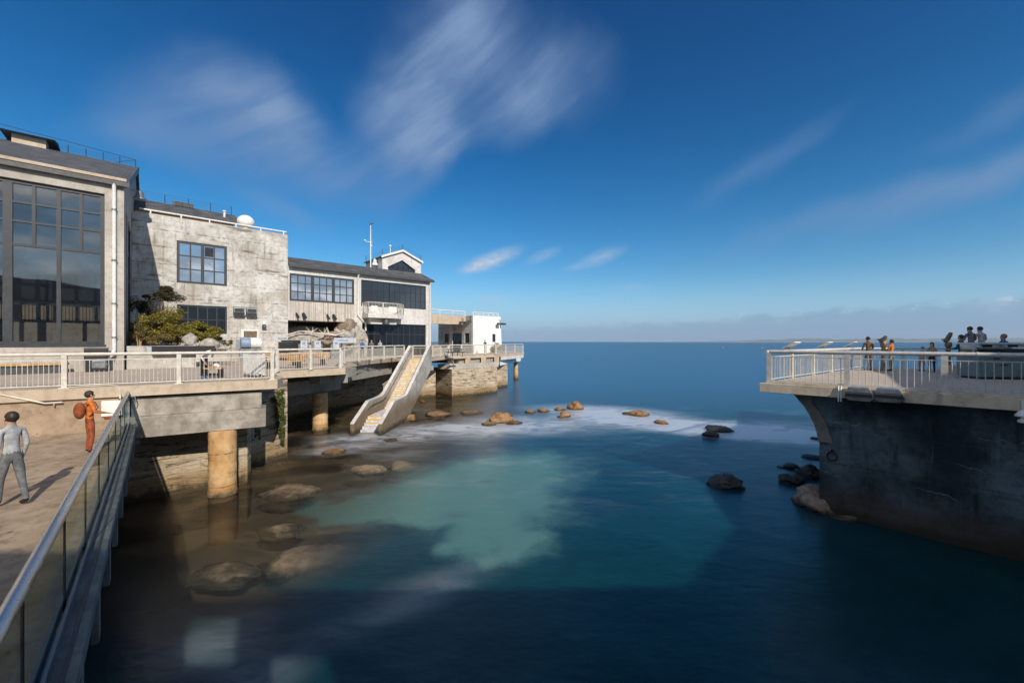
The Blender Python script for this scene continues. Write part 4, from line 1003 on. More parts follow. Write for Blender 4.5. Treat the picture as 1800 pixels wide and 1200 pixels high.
MB().prism([(c2.x, c2.y), (c3.x, c3.y), (-2, -8), (-40, -8), (-40, 6), (-24.1, 7.35), (-17, 13.6)], -2, PZ-.501).build('base_wall', M['pier_wall'], pz)
mm = MB()
mm.extr([GP(-.25, .021, PZ-.62), GP(-.25, .12, PZ-.62), GP(-.25, .12, PZ), GP(-.25, .021, PZ)], GD*23)
mm.build('outer_wall', M['guard_concrete'], pz)
for k in range(14):
    MB().extr([GP(.6+k*1.6, .121, PZ-.75), GP(.6+k*1.6, .19, PZ-.75), GP(.6+k*1.6, .19, PZ), GP(.6+k*1.6, .121, PZ)], GD*.22).build('rib', M['guard_concrete'], pz)
w_ = thing('plaza_wall', 'warm tan retaining wall between the lower plaza and the terrace edge', 'wall', EP(8, 0, PZ))
MB().prism([tuple(EP(4.75, -.10, 0).xy), tuple(EP(4.75, -.6, 0).xy), tuple(EP(18, -.6, 0).xy), tuple(EP(18, -.10, 0).xy)], PZ-.4, DK-.37).build('wall', M['plaza_concrete'], w_)
gg = thing('glass_guard', 'frameless glass guard with round steel handrail running towards the viewer', 'guard rail', GP(8, 0, PZ+.16))
MB().tube([GP(-.15, 0, EYE-1.78), GP(9, 0, EYE-1.78), GP(22, 0, EYE-1.78)], .05, 24).build('handrail', M['steel_rail'], gg)
js = [0, 1.9, 3.8, 5.7, 7.6, 9.45, 11.2, 12.9, 14.7, 16.5, 18.3, 20.1]
for i in range(len(js)-1):
    MB().extr([GP(js[i]+.009, -.007, PZ+.2), GP(js[i]+.009, .007, PZ+.2), GP(js[i]+.009, .007, EYE-1.80), GP(js[i]+.009, -.007, EYE-1.80)], GD*(js[i+1]-js[i]-.018)).build('glass_panel', M['glass_guard'], gg)
mm = MB()
for i in range(1, len(js)-1): MB().bar(GP(js[i], 0, PZ+.2), GP(js[i], 0, EYE-1.82), .012, .016).build('joint_seal', M['black'], gg)
for o_ in (-.036, .036): MB().extr([GP(0, o_-.014, PZ+.161), GP(0, o_+.014, PZ+.161), GP(0, o_+.014, PZ+.265), GP(0, o_-.014, PZ+.265)], GD*22).build('base_channel', M['channel_metal'], gg)
MB().bar(GP(0, .13, PZ+.166), GP(22, .13, PZ+.166), .03, .012).build('cable_strip', M['dark_grey'], gg)
gp = lthing('gate_post_pair', 'pair of grey galvanised posts where the glass guard meets the terrace', 'post', GP(-.28, .02, 0), FRZ)
for dx in (-.1, .16): MB().box(dx-.1, -.05, PZ-.6, dx+.12, .05, PZ+1.30).build('post', M['galvanised'], gp)
def loop(c, r, lab, zz):
    o = lthing('rope_loop', lab, 'rope', c); pts = [(r*math.cos(t_*.628), r*.5*math.sin(t_*.628), -.12*abs(math.sin(t_*.314))+zz*.02*math.sin(t_)) for t_ in range(11)]
    MB().tube(pts, .014, 6).build('cord', M['rope'], o); MB().tube([(r,0,0), (r+.05,.0,-.16), (r+.01,0,-.3)], .014, 6).build('loose_end', M['rope'], o)
loop(GP(-.05, .05, EYE-1.9), .16, 'blue-grey rope loop tied round the end of the handrail', 1)
loop(GP(.15, .03, PZ+.22), .24, 'blue-grey rope loop knotted round the foot of the glass guard', 2)
o = lthing('cable', 'thin cream cable draped over the terrace edge above the guard posts', 'cable', EP(5.2, -.1, DK))
P_ = EP(5.2, -.1, DK); MB().tube([EP(6.0, -.2, DK+.03)-P_, EP(5.0, -.15, DK+.05)-P_, EP(4.75, -.02, DK+.02)-P_, EP(4.68, .03, DK-.12)-P_, EP(4.66, .04, DK-.55)-P_], .014, 6).build('cord', M['rail_paint'], o)
MB().obar(EP(4.67, .05, DK-.42)-P_, e3, .05, .05, .17).build('connector', M['rail_paint'], o)
# hand rail along plaza wall
def onwall(px, py, out):
    r = (px-900)/FPX; b = EP(0, out, 0); k = (b.x-r*b.y)/(e3.x-r*e3.y); p = b-e3*k
    return Vector((p.x, p.y, EYE+(600-py)*p.y/FPX))
q = [onwall(-60, 681, .02), onwall(0, 693, .02), onwall(78, 708.5, .02), onwall(110, 706.5, .02)]
o = lthing('wall_handrail', 'pale tubular handrail bending down along the tan plaza wall', 'handrail', q[2])
MB().tube([p-q[2] for p in q], .026, 10).build('rail', M['rail_paint'], o)
b_ = onwall(95, 714, -.08)-q[2]; b2_ = onwall(95, 708, .02)-q[2]; MB().tube([b_, onwall(95, 714, 0.0)-q[2], b2_], .016, 6).build('bracket', M['rail_paint'], o)
q = onwall(197, 717, -.07); o = lthing('wall_panel', 'plain pale square panel on the plaza wall by the guard end', 'panel', q, math.atan2(e3.y, e3.x))
MB().box(-.26, -.03, -.26, .26, .03, .26).build('panel', M['white_wall'], o); MB().box(-.20, -.034, -.34, .0, .02, -.27).build('rusty_latch', M['cloth_rust'], o)

# ------------------------------------------------------------------ the building at the viewer's back (casts the big shade, shows in the glass)
rb = thing('aquarium_building', 'large pale building out of frame behind the viewer, shaped to cast the shade, reflected in the hall windows', 'building', (8, -8, DK))
fp = [(-20, -6.2), (-6, -6.2), (2.2, -6.4), (14.4, -6.2), (17.5, -3.0), (18.6, 2.2), (24.0, 8.6), (30, 19), (60, 0), (40, -45), (-25, -40)]  # outline drawn to put the shade edges where they are wanted
MB().prism(fp, DK, 9.4).build('wall', M['hall_concrete'], rb)
for i in range(len(fp)):
    p_, q_ = Vector(fp[i]), Vector(fp[(i+1) % len(fp)]); d_ = q_-p_; L_ = d_.length; an = math.atan2(d_.y, d_.x)
    hol = [(4.25, 5.45, 10.5, 11.75), (5.9, 7.2, 9.6, 10.75)] if False else []
    if i == 2: hol = [(.15, 1.3, 10.55, 11.7), (1.9, 3.1, 9.7, 10.8)]  # openings added to let sun patches through onto the near water
    m = MB().wall(0, L_, 9.401, 12.25, 0, .2, hol); mt4 = Matrix.Translation((p_.x, p_.y, 0)) @ Matrix.Rotation(an, 4, 'Z')
    m.v = [mt4 @ v for v in m.v]; m.build('parapet', M['hall_concrete'], rb)
for k in range(6):
    x = -17+k*3.2; f = MB().box(x, -6.19, 6.2, x+2.2, -6.1, 8.6).build('window', M['dark_frame'], rb); MB().box(x+.1, -6.098, 6.3, x+2.1, -6.085, 8.5).build('pane', M['glass_dark'], f)
vt = thing('viewing_terrace', 'concrete terrace the photograph is taken from, below the frame', 'terrace', (8, -3, DK))
MB().prism([(-1.2, -.5), (14.5, -.5), (16.0, -.2), (16.5, 3), (9.0, -1.4), (-1.2, -1.4), (-1.2, -6.1), (14, -6.1), (14, -1)][:3]+[(14, -6.0), (-1.2, -6.0)], DK-.35, DK).build('deck_slab', M['fascia_concrete'], vt)

# ------------------------------------------------------------------ the pier on the right
RC = Vector((9.27, 15.0, 0)); re = Vector((4.53, -4.2, 0)).normalized(); rf = Vector((10.9, 8.2, 0)).normalized()
pd = thing('pier_deck', 'concrete deck slab of the pier on the right with railings', 'deck', (14, 15, DK))
pp = [(9.27, 15.0), (20.3, 23.3), (38, 20.0), (38, 2), tuple((RC+re*15).xy)]
MB().prism(pp, DK-.34, DK).build('deck_slab', M['pier_fascia'], pd, bevel=.015)
ins = [(9.48, 15.0), (20.3, 23.1), (37.8, 19.8), (37.8, 2.2), tuple((RC+re*15+Vector((.16,.14,0))).xy)]
MB().prism(ins, DK+.001, DK+.008).build('paving', M['floor_concrete'], pd)
MB().extr([RC+re*.35+rf*.10+Vector((0,0,DK+.009)), RC+re*.35+rf*.34+Vector((0,0,DK+.009)), RC+re*.35+rf*.34+Vector((0,0,DK+.06)), RC+re*.35+rf*.10+Vector((0,0,DK+.06))], re*14).build('kerb', M['pier_fascia'], pd)
# wall below with the curved haunch
W0 = Vector((11.05, 14.4, 0)); we = Vector((1, -1.08, 0)).normalized()
wn = Vector((-we.y, we.x, 0)); wn = wn if wn.y > 0 else -wn
wl_ = thing('pier_sea_wall', 'dark shaded concrete sea wall with a curved haunch below the pier deck', 'wall', (W0.x, W0.y, 0))
prof = []
def PW(px, py):
    r = (px-900)/FPX; k = (r*W0.y-W0.x)/(we.x-r*we.y); p = W0+we*k
    return k, EYE+(600-py)*p.y/FPX
cur = [(1392, 689), (1404, 702), (1415, 715), (1424, 730), (1431, 744), (1436, 759), (1438.5, 775)]
cu = [PW(*c_) for c_ in cur]; cu[0] = (cu[0][0], DK-.345)
prof = [(14, -2), (14, DK-.345)] + cu + [(cu[-1][0]+.03, cu[-1][1]-.02), (cu[-1][0]+.03, -2)]
prof = [W0+we*k+Vector((0,0,z)) for k, z in prof]
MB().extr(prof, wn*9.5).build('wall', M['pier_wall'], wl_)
rib = [(k, z) for k, z in cu]; inner = [(k+.34+.10*(len(cu)-i)/len(cu), z-.10 if i < 4 else z) for i, (k, z) in enumerate(cu)]
rib = cu + [(cu[-1][0]+.42, cu[-1][1])] + [(k+.40, z-.06) for k, z in cu[-2:0:-1]] + [(cu[0][0]+.7, DK-.346)]
MB().extr([W0+we*k+Vector((0,0,z))-wn*.06 for k, z in rib], wn*.058).build('haunch_rib', M['pier_rib'], wl_)
# mooring ring
k, z = PW(1463, 801); rp_ = W0+we*k-wn*.06; o = lthing('mooring_ring', 'dark iron ring hanging on the pier wall near its corner', 'ring', (rp_.x, rp_.y, z), math.atan2(we.y, we.x))
MB().tube([(.14*math.cos(t_*.314), -.01, .14*math.sin(t_*.314)) for t_ in range(21)], .024, 8, False).build('ring', M['black'], o)
MB().box(-.03, -.03, .11, .03, .06, .24).build('staple', M['black'], o)
# railings on the pier
def RP(k, o_, z=0): p = RC+re*k+rf*o_; return (p.x, p.y)
kk = []
def k_on(px, o_):
    r = (px-900)/FPX; b = RC+rf*o_; return (r*b.y-b.x)/(re.x-r*re.y)
ks_ = [k_on(1352, .2), k_on(1478, .2), k_on(1651, .2)]; ks_.append(ks_[2]+(ks_[2]-ks_[1])); ks_.append(ks_[3]+(ks_[2]-ks_[1]))
rl = railing('long grey railing along the near edge of the pier with broad posts', RP(ks_[0], .2), RP(ks_[4], .2), 4, h=1.17, group='railings around the pier', post=.15, rr=.068, mat='pier_rail_paint', bal=.155, br=.012)
c0_ = RC+rf*.25+re*.15; farA = (c0_.x+.05, c0_.y+.12); farB = (20.0, 23.0)
railing('sunlit railing along the seaward edge of the pier under the tilted signs', farA, farB, 5, h=1.15, group='railings around the pier', post=.13, rr=.062, mat='rail_paint', bal=.15, endpost=(False, True))
railing('distant railing across the far end of the pier behind the people', farB, (37, 20.2), 8, h=1.15, group='railings around the pier', post=.11, rr=.055, mat='pier_rail_paint', bal=.16)
for o_ in rl.children:
    pass
for kx in (1718, 1755):
    k = k_on(kx, .2); p = RP(k, .2); a_ = Vector((p[0], p[1], DK+1.17)); MB().tube([a_-re*.02, a_+re*.02], .078, 14).build('pipe_collar', M['pier_rail_paint'], rl)
# tilted signs on the far rail
fd = (Vector(farB)-Vector(farA)); 
def far_pt(px):
    r = (px-900)/FPX; k = (r*farA[1]-farA[0])/(fd.x-r*fd.y); return Vector((farA[0]+fd.x*k, farA[1]+fd.y*k, DK))
for px, lb in ((1388, 'tilted white information sign on the seaward pier rail, nearest of three'), (1447, 'tilted white information sign on the seaward pier rail, middle of three'), (1493, 'tilted white information sign on the seaward pier rail, farthest of three')):
    p = far_pt(px); o = lthing('information_sign', lb, 'sign', (p.x, p.y, DK+1.2), math.atan2(fd.y, fd.x), 'tilted signs on the seaward pier rail')
    MB().bar((0,0,0), (0,0,.1), .06, .06).build('bracket', M['galvanised'], o)
    MB().extr([(-.34,.16,.04), (-.34,-.30,.30), (-.34,-.28,.335), (-.34,.18,.075)], (.68,0,0)).build('panel', M['white_paint'], o)
    MB().extr([(-.30,.15,.073), (-.30,-.265,.305), (-.30,-.262,.311), (-.30,.153,.079)][::-1], (.30,0,0)).build('picture', M['sign_blue'], o)
# floodlights on the fascia
fr = math.atan2(re.y, re.x)
for kx, ky, lb in ((1510, 690, 'boxy dark floodlight under the pier edge, left one of the pair'), (1562, 692, 'boxy dark floodlight under the pier edge, right one of the pair')):
    k = k_on(kx, -.02); p = RC+re*k-rf*.0; z = EYE+(600-ky)*p.y/FPX
    o = lthing('floodlight', lb, 'floodlight', (p.x, p.y, z), fr, 'floodlights under the pier edge')
    MB().extr([(-.34,-.30,.02), (.34,-.30,.02), (.24,-.30,.20), (-.26,-.30,.20)], (0,.27,0)).build('hood', M['galvanised'], o, bevel=.02)
    MB().extr([(-.34,-.30,.018), (-.36,-.30,-.14), (-.26,-.30,-.25), (.26,-.30,-.25), (.36,-.30,-.14), (.34,-.30,.018)], (0,.27,0)).build('housing', M['dark_grey'], o, bevel=.02)
    MB().extr([(-.31,-.306,-.01), (-.33,-.306,-.11), (.33,-.306,-.11), (.31,-.306,-.01)], (0,.006,0)).build('lens', M['glass_dark'], o)
    MB().box(-.05, -.035, -.05, .05, .05, .05).build('arm', M['galvanised'], o)
k = k_on(1537, -.02); p = RC+re*k; o = lthing('junction_box', 'small round grey junction box between the two pier floodlights', 'junction box', (p.x, p.y, DK-.3), fr)
MB().tube([(0,-.12,0), (0,.0,0)], .07, 12).build('body', M['galvanised'], o)
k = k_on(1476, -.02); p = RC+re*k; o = lthing('conduit', 'twin white conduits running down the pier fascia below the broad post', 'conduit', (p.x, p.y, DK), fr)
for dx in (-.035, .035): MB().tube([(dx,.1,.03), (dx,-.03,.03), (dx,-.04,-.1), (dx,-.04,-.46)], .018, 8).build('pipe', M['white_paint'], o)
k = k_on(1797, -.02); p = RC+re*k; o = lthing('white_lamp', 'white lamp cluster under the pier edge at the right border', 'lamp', (p.x, p.y, EYE-131*p.y/FPX), fr)
MB().lathe((0.05,-.1,-.16), [(.05,.2), (.09,.12), (.16,.04), (.15,0)], 14).build('lamp_shade', M['white_paint'], o); MB().lathe((-.02,-.1,-.0), [(.05,.16), (.09,.1), (.14,.03), (.13,0)], 14).build('lamp_shade', M['white_paint'], o)
MB().bar((0,-.05,.1), (0,-.05,.42), .04, .04).build('stem', M['white_paint'], o)
# telescopes
def scope(px, ytop, ybase, lab):
    Y = 1.55*FPX/(ybase-600); h = EYE+(600-ytop)*Y/FPX-DK
    o = lthing('viewing_telescope', lab, 'telescope', ((px-900)/FPX*Y, Y, DK), .6, 'coin telescopes at the seaward end of the pier')
    MB().lathe((0,0,0), [(.2,0), (.2,.04), (.12,.08), (.095,.3), (.085,1.2), (.12,1.28)], 16).build('pillar', M['bronze'], o)
    MB().lathe((0,0,1.28), [(.12,0), (.14,.06), (.14,.16), (.11,.24)], 16).build('yoke', M['bronze'], o)
    hd = MB().tube([(0,.14,1.50), (0,.06,1.62), (0,-.06,h-.12), (0,-.10,h)], [.07,.10,.095,.06], 12).build('scope_head', M['bronze'], o)
    MB().tube([(-.22,0,1.62), (.22,0,1.62)], .035, 8).build('handle', M['bronze'], o)
    for dx in (-.045, .045): MB().tube([(dx,.14,1.66), (dx,.24,1.64)], .03, 8).build('eyepiece', M['black'], o)
scope(1553, 590, 652, 'bronze coin telescope between the orange and brown clad visitors'); scope(1667, 584, 653, 'bronze coin telescope left of the group of dark-clad visitors')
# exhibit cabinet
cY = 16.3; cX = (1722-900)/FPX*cY
cb = lthing('exhibit_cabinet', 'long teal-grey cabinet with drawers and glass display top on the pier', 'cabinet', (cX, cY, DK), -.12)
MB().box(.1, .06, 0, 4.6, .9, .10).build('plinth', M['black'], cb)
MB().box(0, 0, .101, 4.7, .95, .98).build('body', M['cabinet_teal'], cb, bevel=.01)
for x, z0_, z1_ in ((.04, .74, .95), (1.16, .74, .95), (2.28, .74, .95), (.04, .14, .70), (1.72, .14, .70), (3.4, .74, .95)):
    wd = 1.08 if z0_ > .5 else 1.62
    d_ = MB().box(x, -.02, z0_, x+wd, -.001, z1_).build('drawer', M['cabinet_teal'], cb, bevel=.004)
    MB().box(x+wd/2-.12, -.04, z1_-.12, x+wd/2+.12, -.021, z1_-.07).build('handle', M['black'], d_)
MB().box(-.25, -.12, 1.25, 1.05, .5, 1.31).build('side_shelf', M['galvanised'], cb)
MB().box(.1, .3, .981, .2, .4, 1.249).build('shelf_support', M['galvanised'], cb)
MB().box(.10, .2, .982, 4.7, .9, 1.24).build('display_case', M['glass_dark'], cb)
MB().box(.12, .15, 1.315, 4.7, .95, 1.44).build('photo_band', M['counter'], cb)
for k in range(9): MB().box(.22+k*.46, .13, 1.325, .58+k*.46, .149, 1.415).build('photo', M['stone_grey'] if k % 2 else M['black'], cb)
MB().box(.05, .1, 1.445, 4.75, 1.0, 1.50).build('counter_top', M['counter'], cb)

# ------------------------------------------------------------------ rocks
def rock(loc, r, sc, lab, mat, seed, group, sub=4, rough=.35):
    bm = bmesh.new(); bmesh.ops.create_icosphere(bm, subdivisions=sub, radius=1)
    for v in bm.verts:
        p = v.co.copy(); s_ = Vector((seed*3.1, seed*1.7, 0))
        rg_ = 1-abs(noise.noise(p*2.1+s_))*2; d = 1+rough*noise.noise(p*1.1+s_)*1.2+rough*.55*rg_-rough*.3+rough*.25*noise.noise(p*5+s_)+rough*.12*noise.noise(p*11+s_)
        rd_ = noise.cell(p*2.0+s_)*.05*rough
        v.co = Vector((p.x*sc[0], p.y*sc[1], p.z*sc[2]))*r*(d+rd_)
    me = bpy.data.meshes.new('rock'); bm.to_mesh(me); bm.free()
    for p in me.polygons: p.use_smooth = True
    me.materials.append(M[mat]); o = bpy.data.objects.new('rock', me); col.objects.link(o); o.location = loc
    tag(o, lab, 'rock', group); OFF[o.name] = Vector(loc); return o
RG = 'rocks in the water off the stairs'; DG = 'dark rocks in the shade off the pier'; SG = 'half submerged pale rocks'
RK = [ # px, py(water), px radius, height ratio, label, mat, group, zoff
 (880, 742, 19, .8, 'largest orange boulder standing clear of the foam beyond the stairs', 'rock_orange', RG, .05),
 (858, 747, 12, .35, 'low orange slab in front of the largest orange boulder', 'rock_orange', RG, 0),
 (905, 745, 14, .3, 'flat orange ledge right of the largest orange boulder', 'rock_orange', RG, -.02),
 (893, 731, 8, .6, 'small brown knob behind the largest orange boulder', 'rock_orange', RG, 0),
 (1013, 719, 13, .85, 'tallest rounded rock at the right end of the far rock line', 'rock_orange', RG, .1),
 (993, 733, 12, .75, 'round orange rock just in front of the far rock line', 'rock_orange', RG, .02),
 (985, 721, 10, .5, 'low dark-topped rock touching the tallest rounded rock', 'rock_orange', RG, 0),
 (956, 723, 11, .5, 'second smooth brown hump in the far rock line', 'rock_orange', RG, 0),
 (933, 725, 9, .55, 'first smooth brown hump in the far rock line', 'rock_orange', RG, 0),
 (1125, 730, 17, .4, 'broad split brown rock alone in the white foam', 'rock_orange', RG, .02),
 (1108, 728, 12, .25, 'thin flat rock left of the broad split rock in the foam', 'rock_orange', RG, 0),
 (1163, 744, 12, .5, 'small brown wedge rock at the right edge of the foam', 'rock_orange', RG, -.03),
 (765, 730, 24, .25, 'long low brown reef just right of the stairs', 'rock_orange', RG, -.03),
 (715, 738, 16, .5, 'brown rock against the outer foot of the stairs', 'rock_orange', RG, 0),
 (828, 727, 20, .2, 'thin low reef between the stairs and the orange boulder', 'rock_orange', RG, -.03),
 (742, 706, 6, .5, 'tiny pale rock behind the stairs near the outer pier', 'rock_orange', RG, 0),
 (585, 797, 20, .45, 'orange rock in the shallows in front of the second pile', 'rock_orange', RG, -.06),
 (686, 775, 14, .3, 'low brown rock in the swirl in front of the stair foot', 'rock_orange', RG, -.05),
 (1267, 757, 21, .35, 'long black rock beyond its smaller neighbour off the pier', 'rock_dark', DG, .02),
 (1252, 767, 14, .6, 'small black rock in front of the long black one', 'rock_dark', DG, .05),
 (1280, 855, 28, .5, 'largest black rock alone in the blue water left of the pier', 'rock_dark', DG, .10),
 (1318, 850, 10, .2, 'barely awash rock right of the largest black rock', 'rock_dark', DG, -.05),
 (1396, 822, 13, .5, 'small black rock farther out by the pier wall', 'rock_dark', DG, .02),
 (1376, 822, 8, .2, 'tiny awash rock at the left of the pier rock cluster', 'rock_dark', DG, 0),
 (1397, 848, 18, .6, 'black rock in the middle of the cluster by the pier wall', 'rock_dark', DG, .08),
 (1428, 838, 18, .7, 'jagged dark rock touching the pier corner', 'rock_dark', DG, .15),
 (1432, 806, 16, .3, 'flat dark rock half hidden by the pier corner', 'rock_dark', DG, 0),
 (1437, 772, 10, .3, 'farthest dark rock peeping out behind the pier wall', 'rock_dark', DG, 0),
 (1445, 893, 34, .85, 'big brown boulder wedged at the foot of the pier corner', 'rock_brown', DG, .1),
 (1492, 912, 22, .35, 'low dark rock along the foot of the pier wall', 'rock_brown', DG, -.05),
 (530, 985, 92, .20, 'big pale submerged slab in the murky water below the orange pile', 'rock_pale', SG, -.31),
 (600, 975, 26, .3, 'pale submerged lump at the right end of the big slab', 'rock_pale', SG, -.26),
 (380, 990, 60, .2, 'faint sunken ledge left of the big pale slab', 'rock_pale', SG, -.42),
 (500, 855, 50, .25, 'pale sunken slab beside the ivy pier', 'rock_pale', SG, -.34),
 (485, 917, 40, .2, 'thin sunken ledge between the orange pile and the big slab', 'rock_pale', SG, -.36),
 (645, 818, 30, .3, 'pale sunken rock in front of the orange shallows rock', 'rock_pale', SG, -.27),
 (705, 812, 28, .3, 'brighter pale sunken rock near the turquoise water', 'rock_pale', SG, -.22),
 (690, 1050, 60, .2, 'dim deep slab at the edge of the shade', 'rock_pale', SG, -.6),
]
for i, (px, py, rp__, hr_, lb, mt__, g_, zo) in enumerate(RK):
    p = onz(px, py, 0); r = rp__*p.y/FPX; dp_ = 1.0 if mt__ != 'rock_pale' else .55
    rock((p.x, p.y+r*.35, zo-r*hr_*.12-(.07 if mt__ == 'rock_pale' else 0)), r, (1, dp_, hr_), lb, mt__, i+1, g_)
# buoys
for px, py, lb in ((1269.5, 611, 'small orange buoy on the open sea, left of three'), (1302, 603, 'tiny upright orange buoy near the horizon'), (1339.5, 612, 'small orange buoy on the open sea just left of the pier rail')):
    p = onz(px, py, 0); r = p.y/FPX*1.6
    o = lthing('buoy', lb, 'buoy', (p.x, p.y, 0), 0, 'orange buoys on the open sea'); MB().lathe((0,0,-.3*r), [(.3*r,0), (1.0*r,.3*r), (1.0*r,.8*r), (.4*r,1.1*r)], 12).build('float', M['buoy_orange'], o)
    MB().tube([(0,0,r*.7), (0,0,r*(3.4 if py < 606 else 1.8))], .18*r, 6).build('topmark', M['buoy_orange'], o)

# ------------------------------------------------------------------ vegetation
def leaves(m, blobs_, n, size, rnd, flat=.5):
    """many small leaf faces scattered in lumpy ellipsoids"""
    for _ in range(n):
        c_, r_ = rnd.choice(blobs_)
        d = Vector((rnd.gauss(0,1), rnd.gauss(0,1), rnd.gauss(0,1))).normalized()
        rad = rnd.random()**.45
        p = Vector((c_[0]+d.x*r_[0]*rad, c_[1]+d.y*r_[1]*rad, c_[2]+d.z*r_[2]*rad))
        if noise.noise(p*2.3) < -.42: continue
        a = Vector((rnd.uniform(-1,1), rnd.uniform(-1,1), rnd.uniform(-.3,1))).normalized()
        b_ = a.cross(Vector((rnd.uniform(-1,1), rnd.uniform(-1,1), rnd.uniform(-1,1)))).normalized()
        s_ = size*rnd.uniform(.6, 1.4); a = a*s_*1.6; b_ = b_*s_*.6
        m.add([p-a*.5, p+b_*.5, p+a*.5, p-b_*.5], [(0,1,2,3)])
def shrub(loc, lab, blobs_, n, size, mat, seed, group=None, stems=9, petals=0, rz=FRZ, bark='wood', name='shrub', cat='shrub'):
    rnd = random.Random(seed); o = lthing(name, lab, cat, loc, rz, group)
    # break every blob into smaller clumps
    cl = []
    for c_, r_ in blobs_:
        for _ in range(11):
            d = Vector((rnd.gauss(0,1), rnd.gauss(0,1), rnd.gauss(0,1))).normalized()*rnd.uniform(.35,.95)
            k = rnd.uniform(.22,.48); cl.append(((c_[0]+d.x*r_[0], c_[1]+d.y*r_[1], c_[2]+d.z*r_[2]), (r_[0]*k, r_[1]*k, r_[2]*k*.8)))
    m = MB(); leaves(m, cl, n, size, rnd); m.build('foliage', M[mat], o)
    m = MB()
    for _ in range(stems):
        c_ = rnd.choice(cl)[0]; b_ = Vector((c_[0]*.25+rnd.uniform(-.1,.1), c_[1]*.25, -.15)); md = b_.lerp(Vector(c_), .5)+Vector((rnd.uniform(-.15,.15), rnd.uniform(-.15,.15), .12))
        m.tube([b_, md, c_], [.035, .022, .006], 5)
    m.build('branches', M[bark], o)
    if petals:
        m = MB()
        pc = [(c_, (r_[0]*1.15, r_[1]*1.15, r_[2]*1.2)) for c_, r_ in cl]; leaves(m, pc, petals, size*.75, rnd); m.build('flowers', M['petal'], o)
    return o
PS = .55  # planter front depth
pl0 = a_of(221.5, PS); pl1 = a_of(345, PS)
zp = z_of(221.5, 608, PS)
pb = thing('planter', 'long raised concrete planter with stains in front of the block', 'planter', ((pl0+pl1)/2, PS, DK), facade=True)
MB().wall(pl0, pl1, DK+.009, zp, PS, PS+.25).build('front_wall', M['block_concrete'], pb, bevel=.02)
MB().box(pl0, PS+.251, DK+.009, pl0+.25, S2-.01, zp-.01).build('side_wall', M['block_concrete'], pb)
MB().box(pl1-.25, PS+.251, DK+.009, pl1, S2-.01, zp-.01).build('side_wall', M['block_concrete'], pb)
MB().box(pl0+.251, PS+.251, DK+.009, pl1-.251, S2-.01, zp-.12).build('soil', M['stone_grey'], pb)
MB().box(pl1-2.0, PS-.35, zp-.5, pl1+.9, PS-.002, zp-.02).build('trough', M['black'], pb)
for px, lb in ((268.3, 'pale blue notice plate on the planter, left of two'), (283.4, 'pale blue notice plate on the planter, right of two')):
    a_ = a_of(px, PS); p = FW(a_, PS-.012, z_of(px, 613.5, PS)); o = lthing('notice_plate', lb, 'sign', p, FRZ, 'notice plates on the planter')
    MB().box(-.26, -.02, -.17, .26, .01, .15).build('plate', M['galvanised'], o); MB().box(-.235, -.026, -.145, .235, -.021, .125).build('sheet', M['sign_white'], o)
    m = MB()
    for r_ in range(5): m.box(-.19, -.029, .07-r_*.045, .12+.06*((r_*7) % 3-1), -.0265, .082-r_*.045)
    m.build('text_lines', M['sign_blue'], o)
L = lambda px, py, s_: FW(a_of(px, s_), s_, z_of(px, py, s_))
def sc_(px, s_): return (FO.y+a_of(px, s_)*U.y+s_*V.y)/FPX
k_ = sc_(310, 3.2)
shrub(L(310, 606, 3.2), 'broad olive bush with yellow flower specks in the planter', [((-34*k_,0,24*k_), (34*k_,1.0,30*k_)), ((0,.3,38*k_), (42*k_,1.1,34*k_)), ((36*k_,0,26*k_), (34*k_,.9,28*k_)), ((0,-.5,16*k_), (58*k_,.9,18*k_)), ((-10*k_,-.2,30*k_), (36*k_,.9,30*k_))], 26000, .085, 'leaf_olive', 3, petals=1100)
k_ = sc_(275, 6)
shrub(L(272, 600, 6), 'taller dark twiggy shrub reaching up the block wall in the shadow corner', [((-14*k_,0,55*k_), (24*k_,.9,34*k_)), ((14*k_,0,84*k_), (28*k_,.9,22*k_)), ((-5*k_,0,30*k_), (40*k_,.8,24*k_))], 11000, .075, 'leaf_dark', 5, stems=26)
k_ = sc_(246, 2)
shrub(L(246, 608, 2), 'dry tawny grass clump at the left end of the planter', [((0,0,20*k_), (14*k_,.5,22*k_)), ((24*k_,-.2,13*k_), (22*k_,.5,13*k_))], 7000, .07, 'leaf_dry', 6, stems=6)
k_ = sc_(362, 2)
shrub(L(352, 606, 4), 'tawny flowering bush at the right end of the planter', [((0,0,26*k_), (26*k_,.8,22*k_)), ((14*k_,0,12*k_), (18*k_,.7,16*k_))], 8000, .07, 'leaf_olive', 8, stems=6, petals=160)
shrub(L(397, 608, 4), 'small rounded green shrub beside the planter boulders', [((0,0,.25), (.5,.4,.32))], 900, .06, 'leaf_green', 9, stems=4, petals=30)
for px, py, r_, hh, lb, sd_ in ((337, 608, .32, .7, 'rounded grey boulder at the front of the planter', 31), (368, 607, .55, .75, 'largest grey boulder at the right end of the planter', 32), (334, 597, .42, .9, 'grey boulder behind the rounded front one in the planter', 33), (390, 612, .5, .4, 'flat grey slab stone right of the planter', 34)):
    p = L(px, py, 1.5 if px != 372 else 2.2); rock(p, r_, (1, .7, hh), lb, 'stone_grey', sd_, 'boulders in the planter', 3, .25)
p = Vector((-12.15, 21.0, DK-.35))
p = at(482, 700, 20.6)
shrub(p, 'hanging green creeper with pale flowers on the corner of the ivy pier', [((.1,-.1,.25), (.55,.4,.42)), ((.35,-.15,-.3), (.36,.35,.7)), ((.42,-.15,-1.1), (.22,.25,.7)), ((-.3,-.2,.1), (.35,.3,.3)), ((.5,-.15,-1.9), (.12,.15,.5))], 8500, .065, 'leaf_green', 12, stems=12, petals=260, rz=0, name='creeper', cat='creeper')
p = at(455, 760, 19.3)
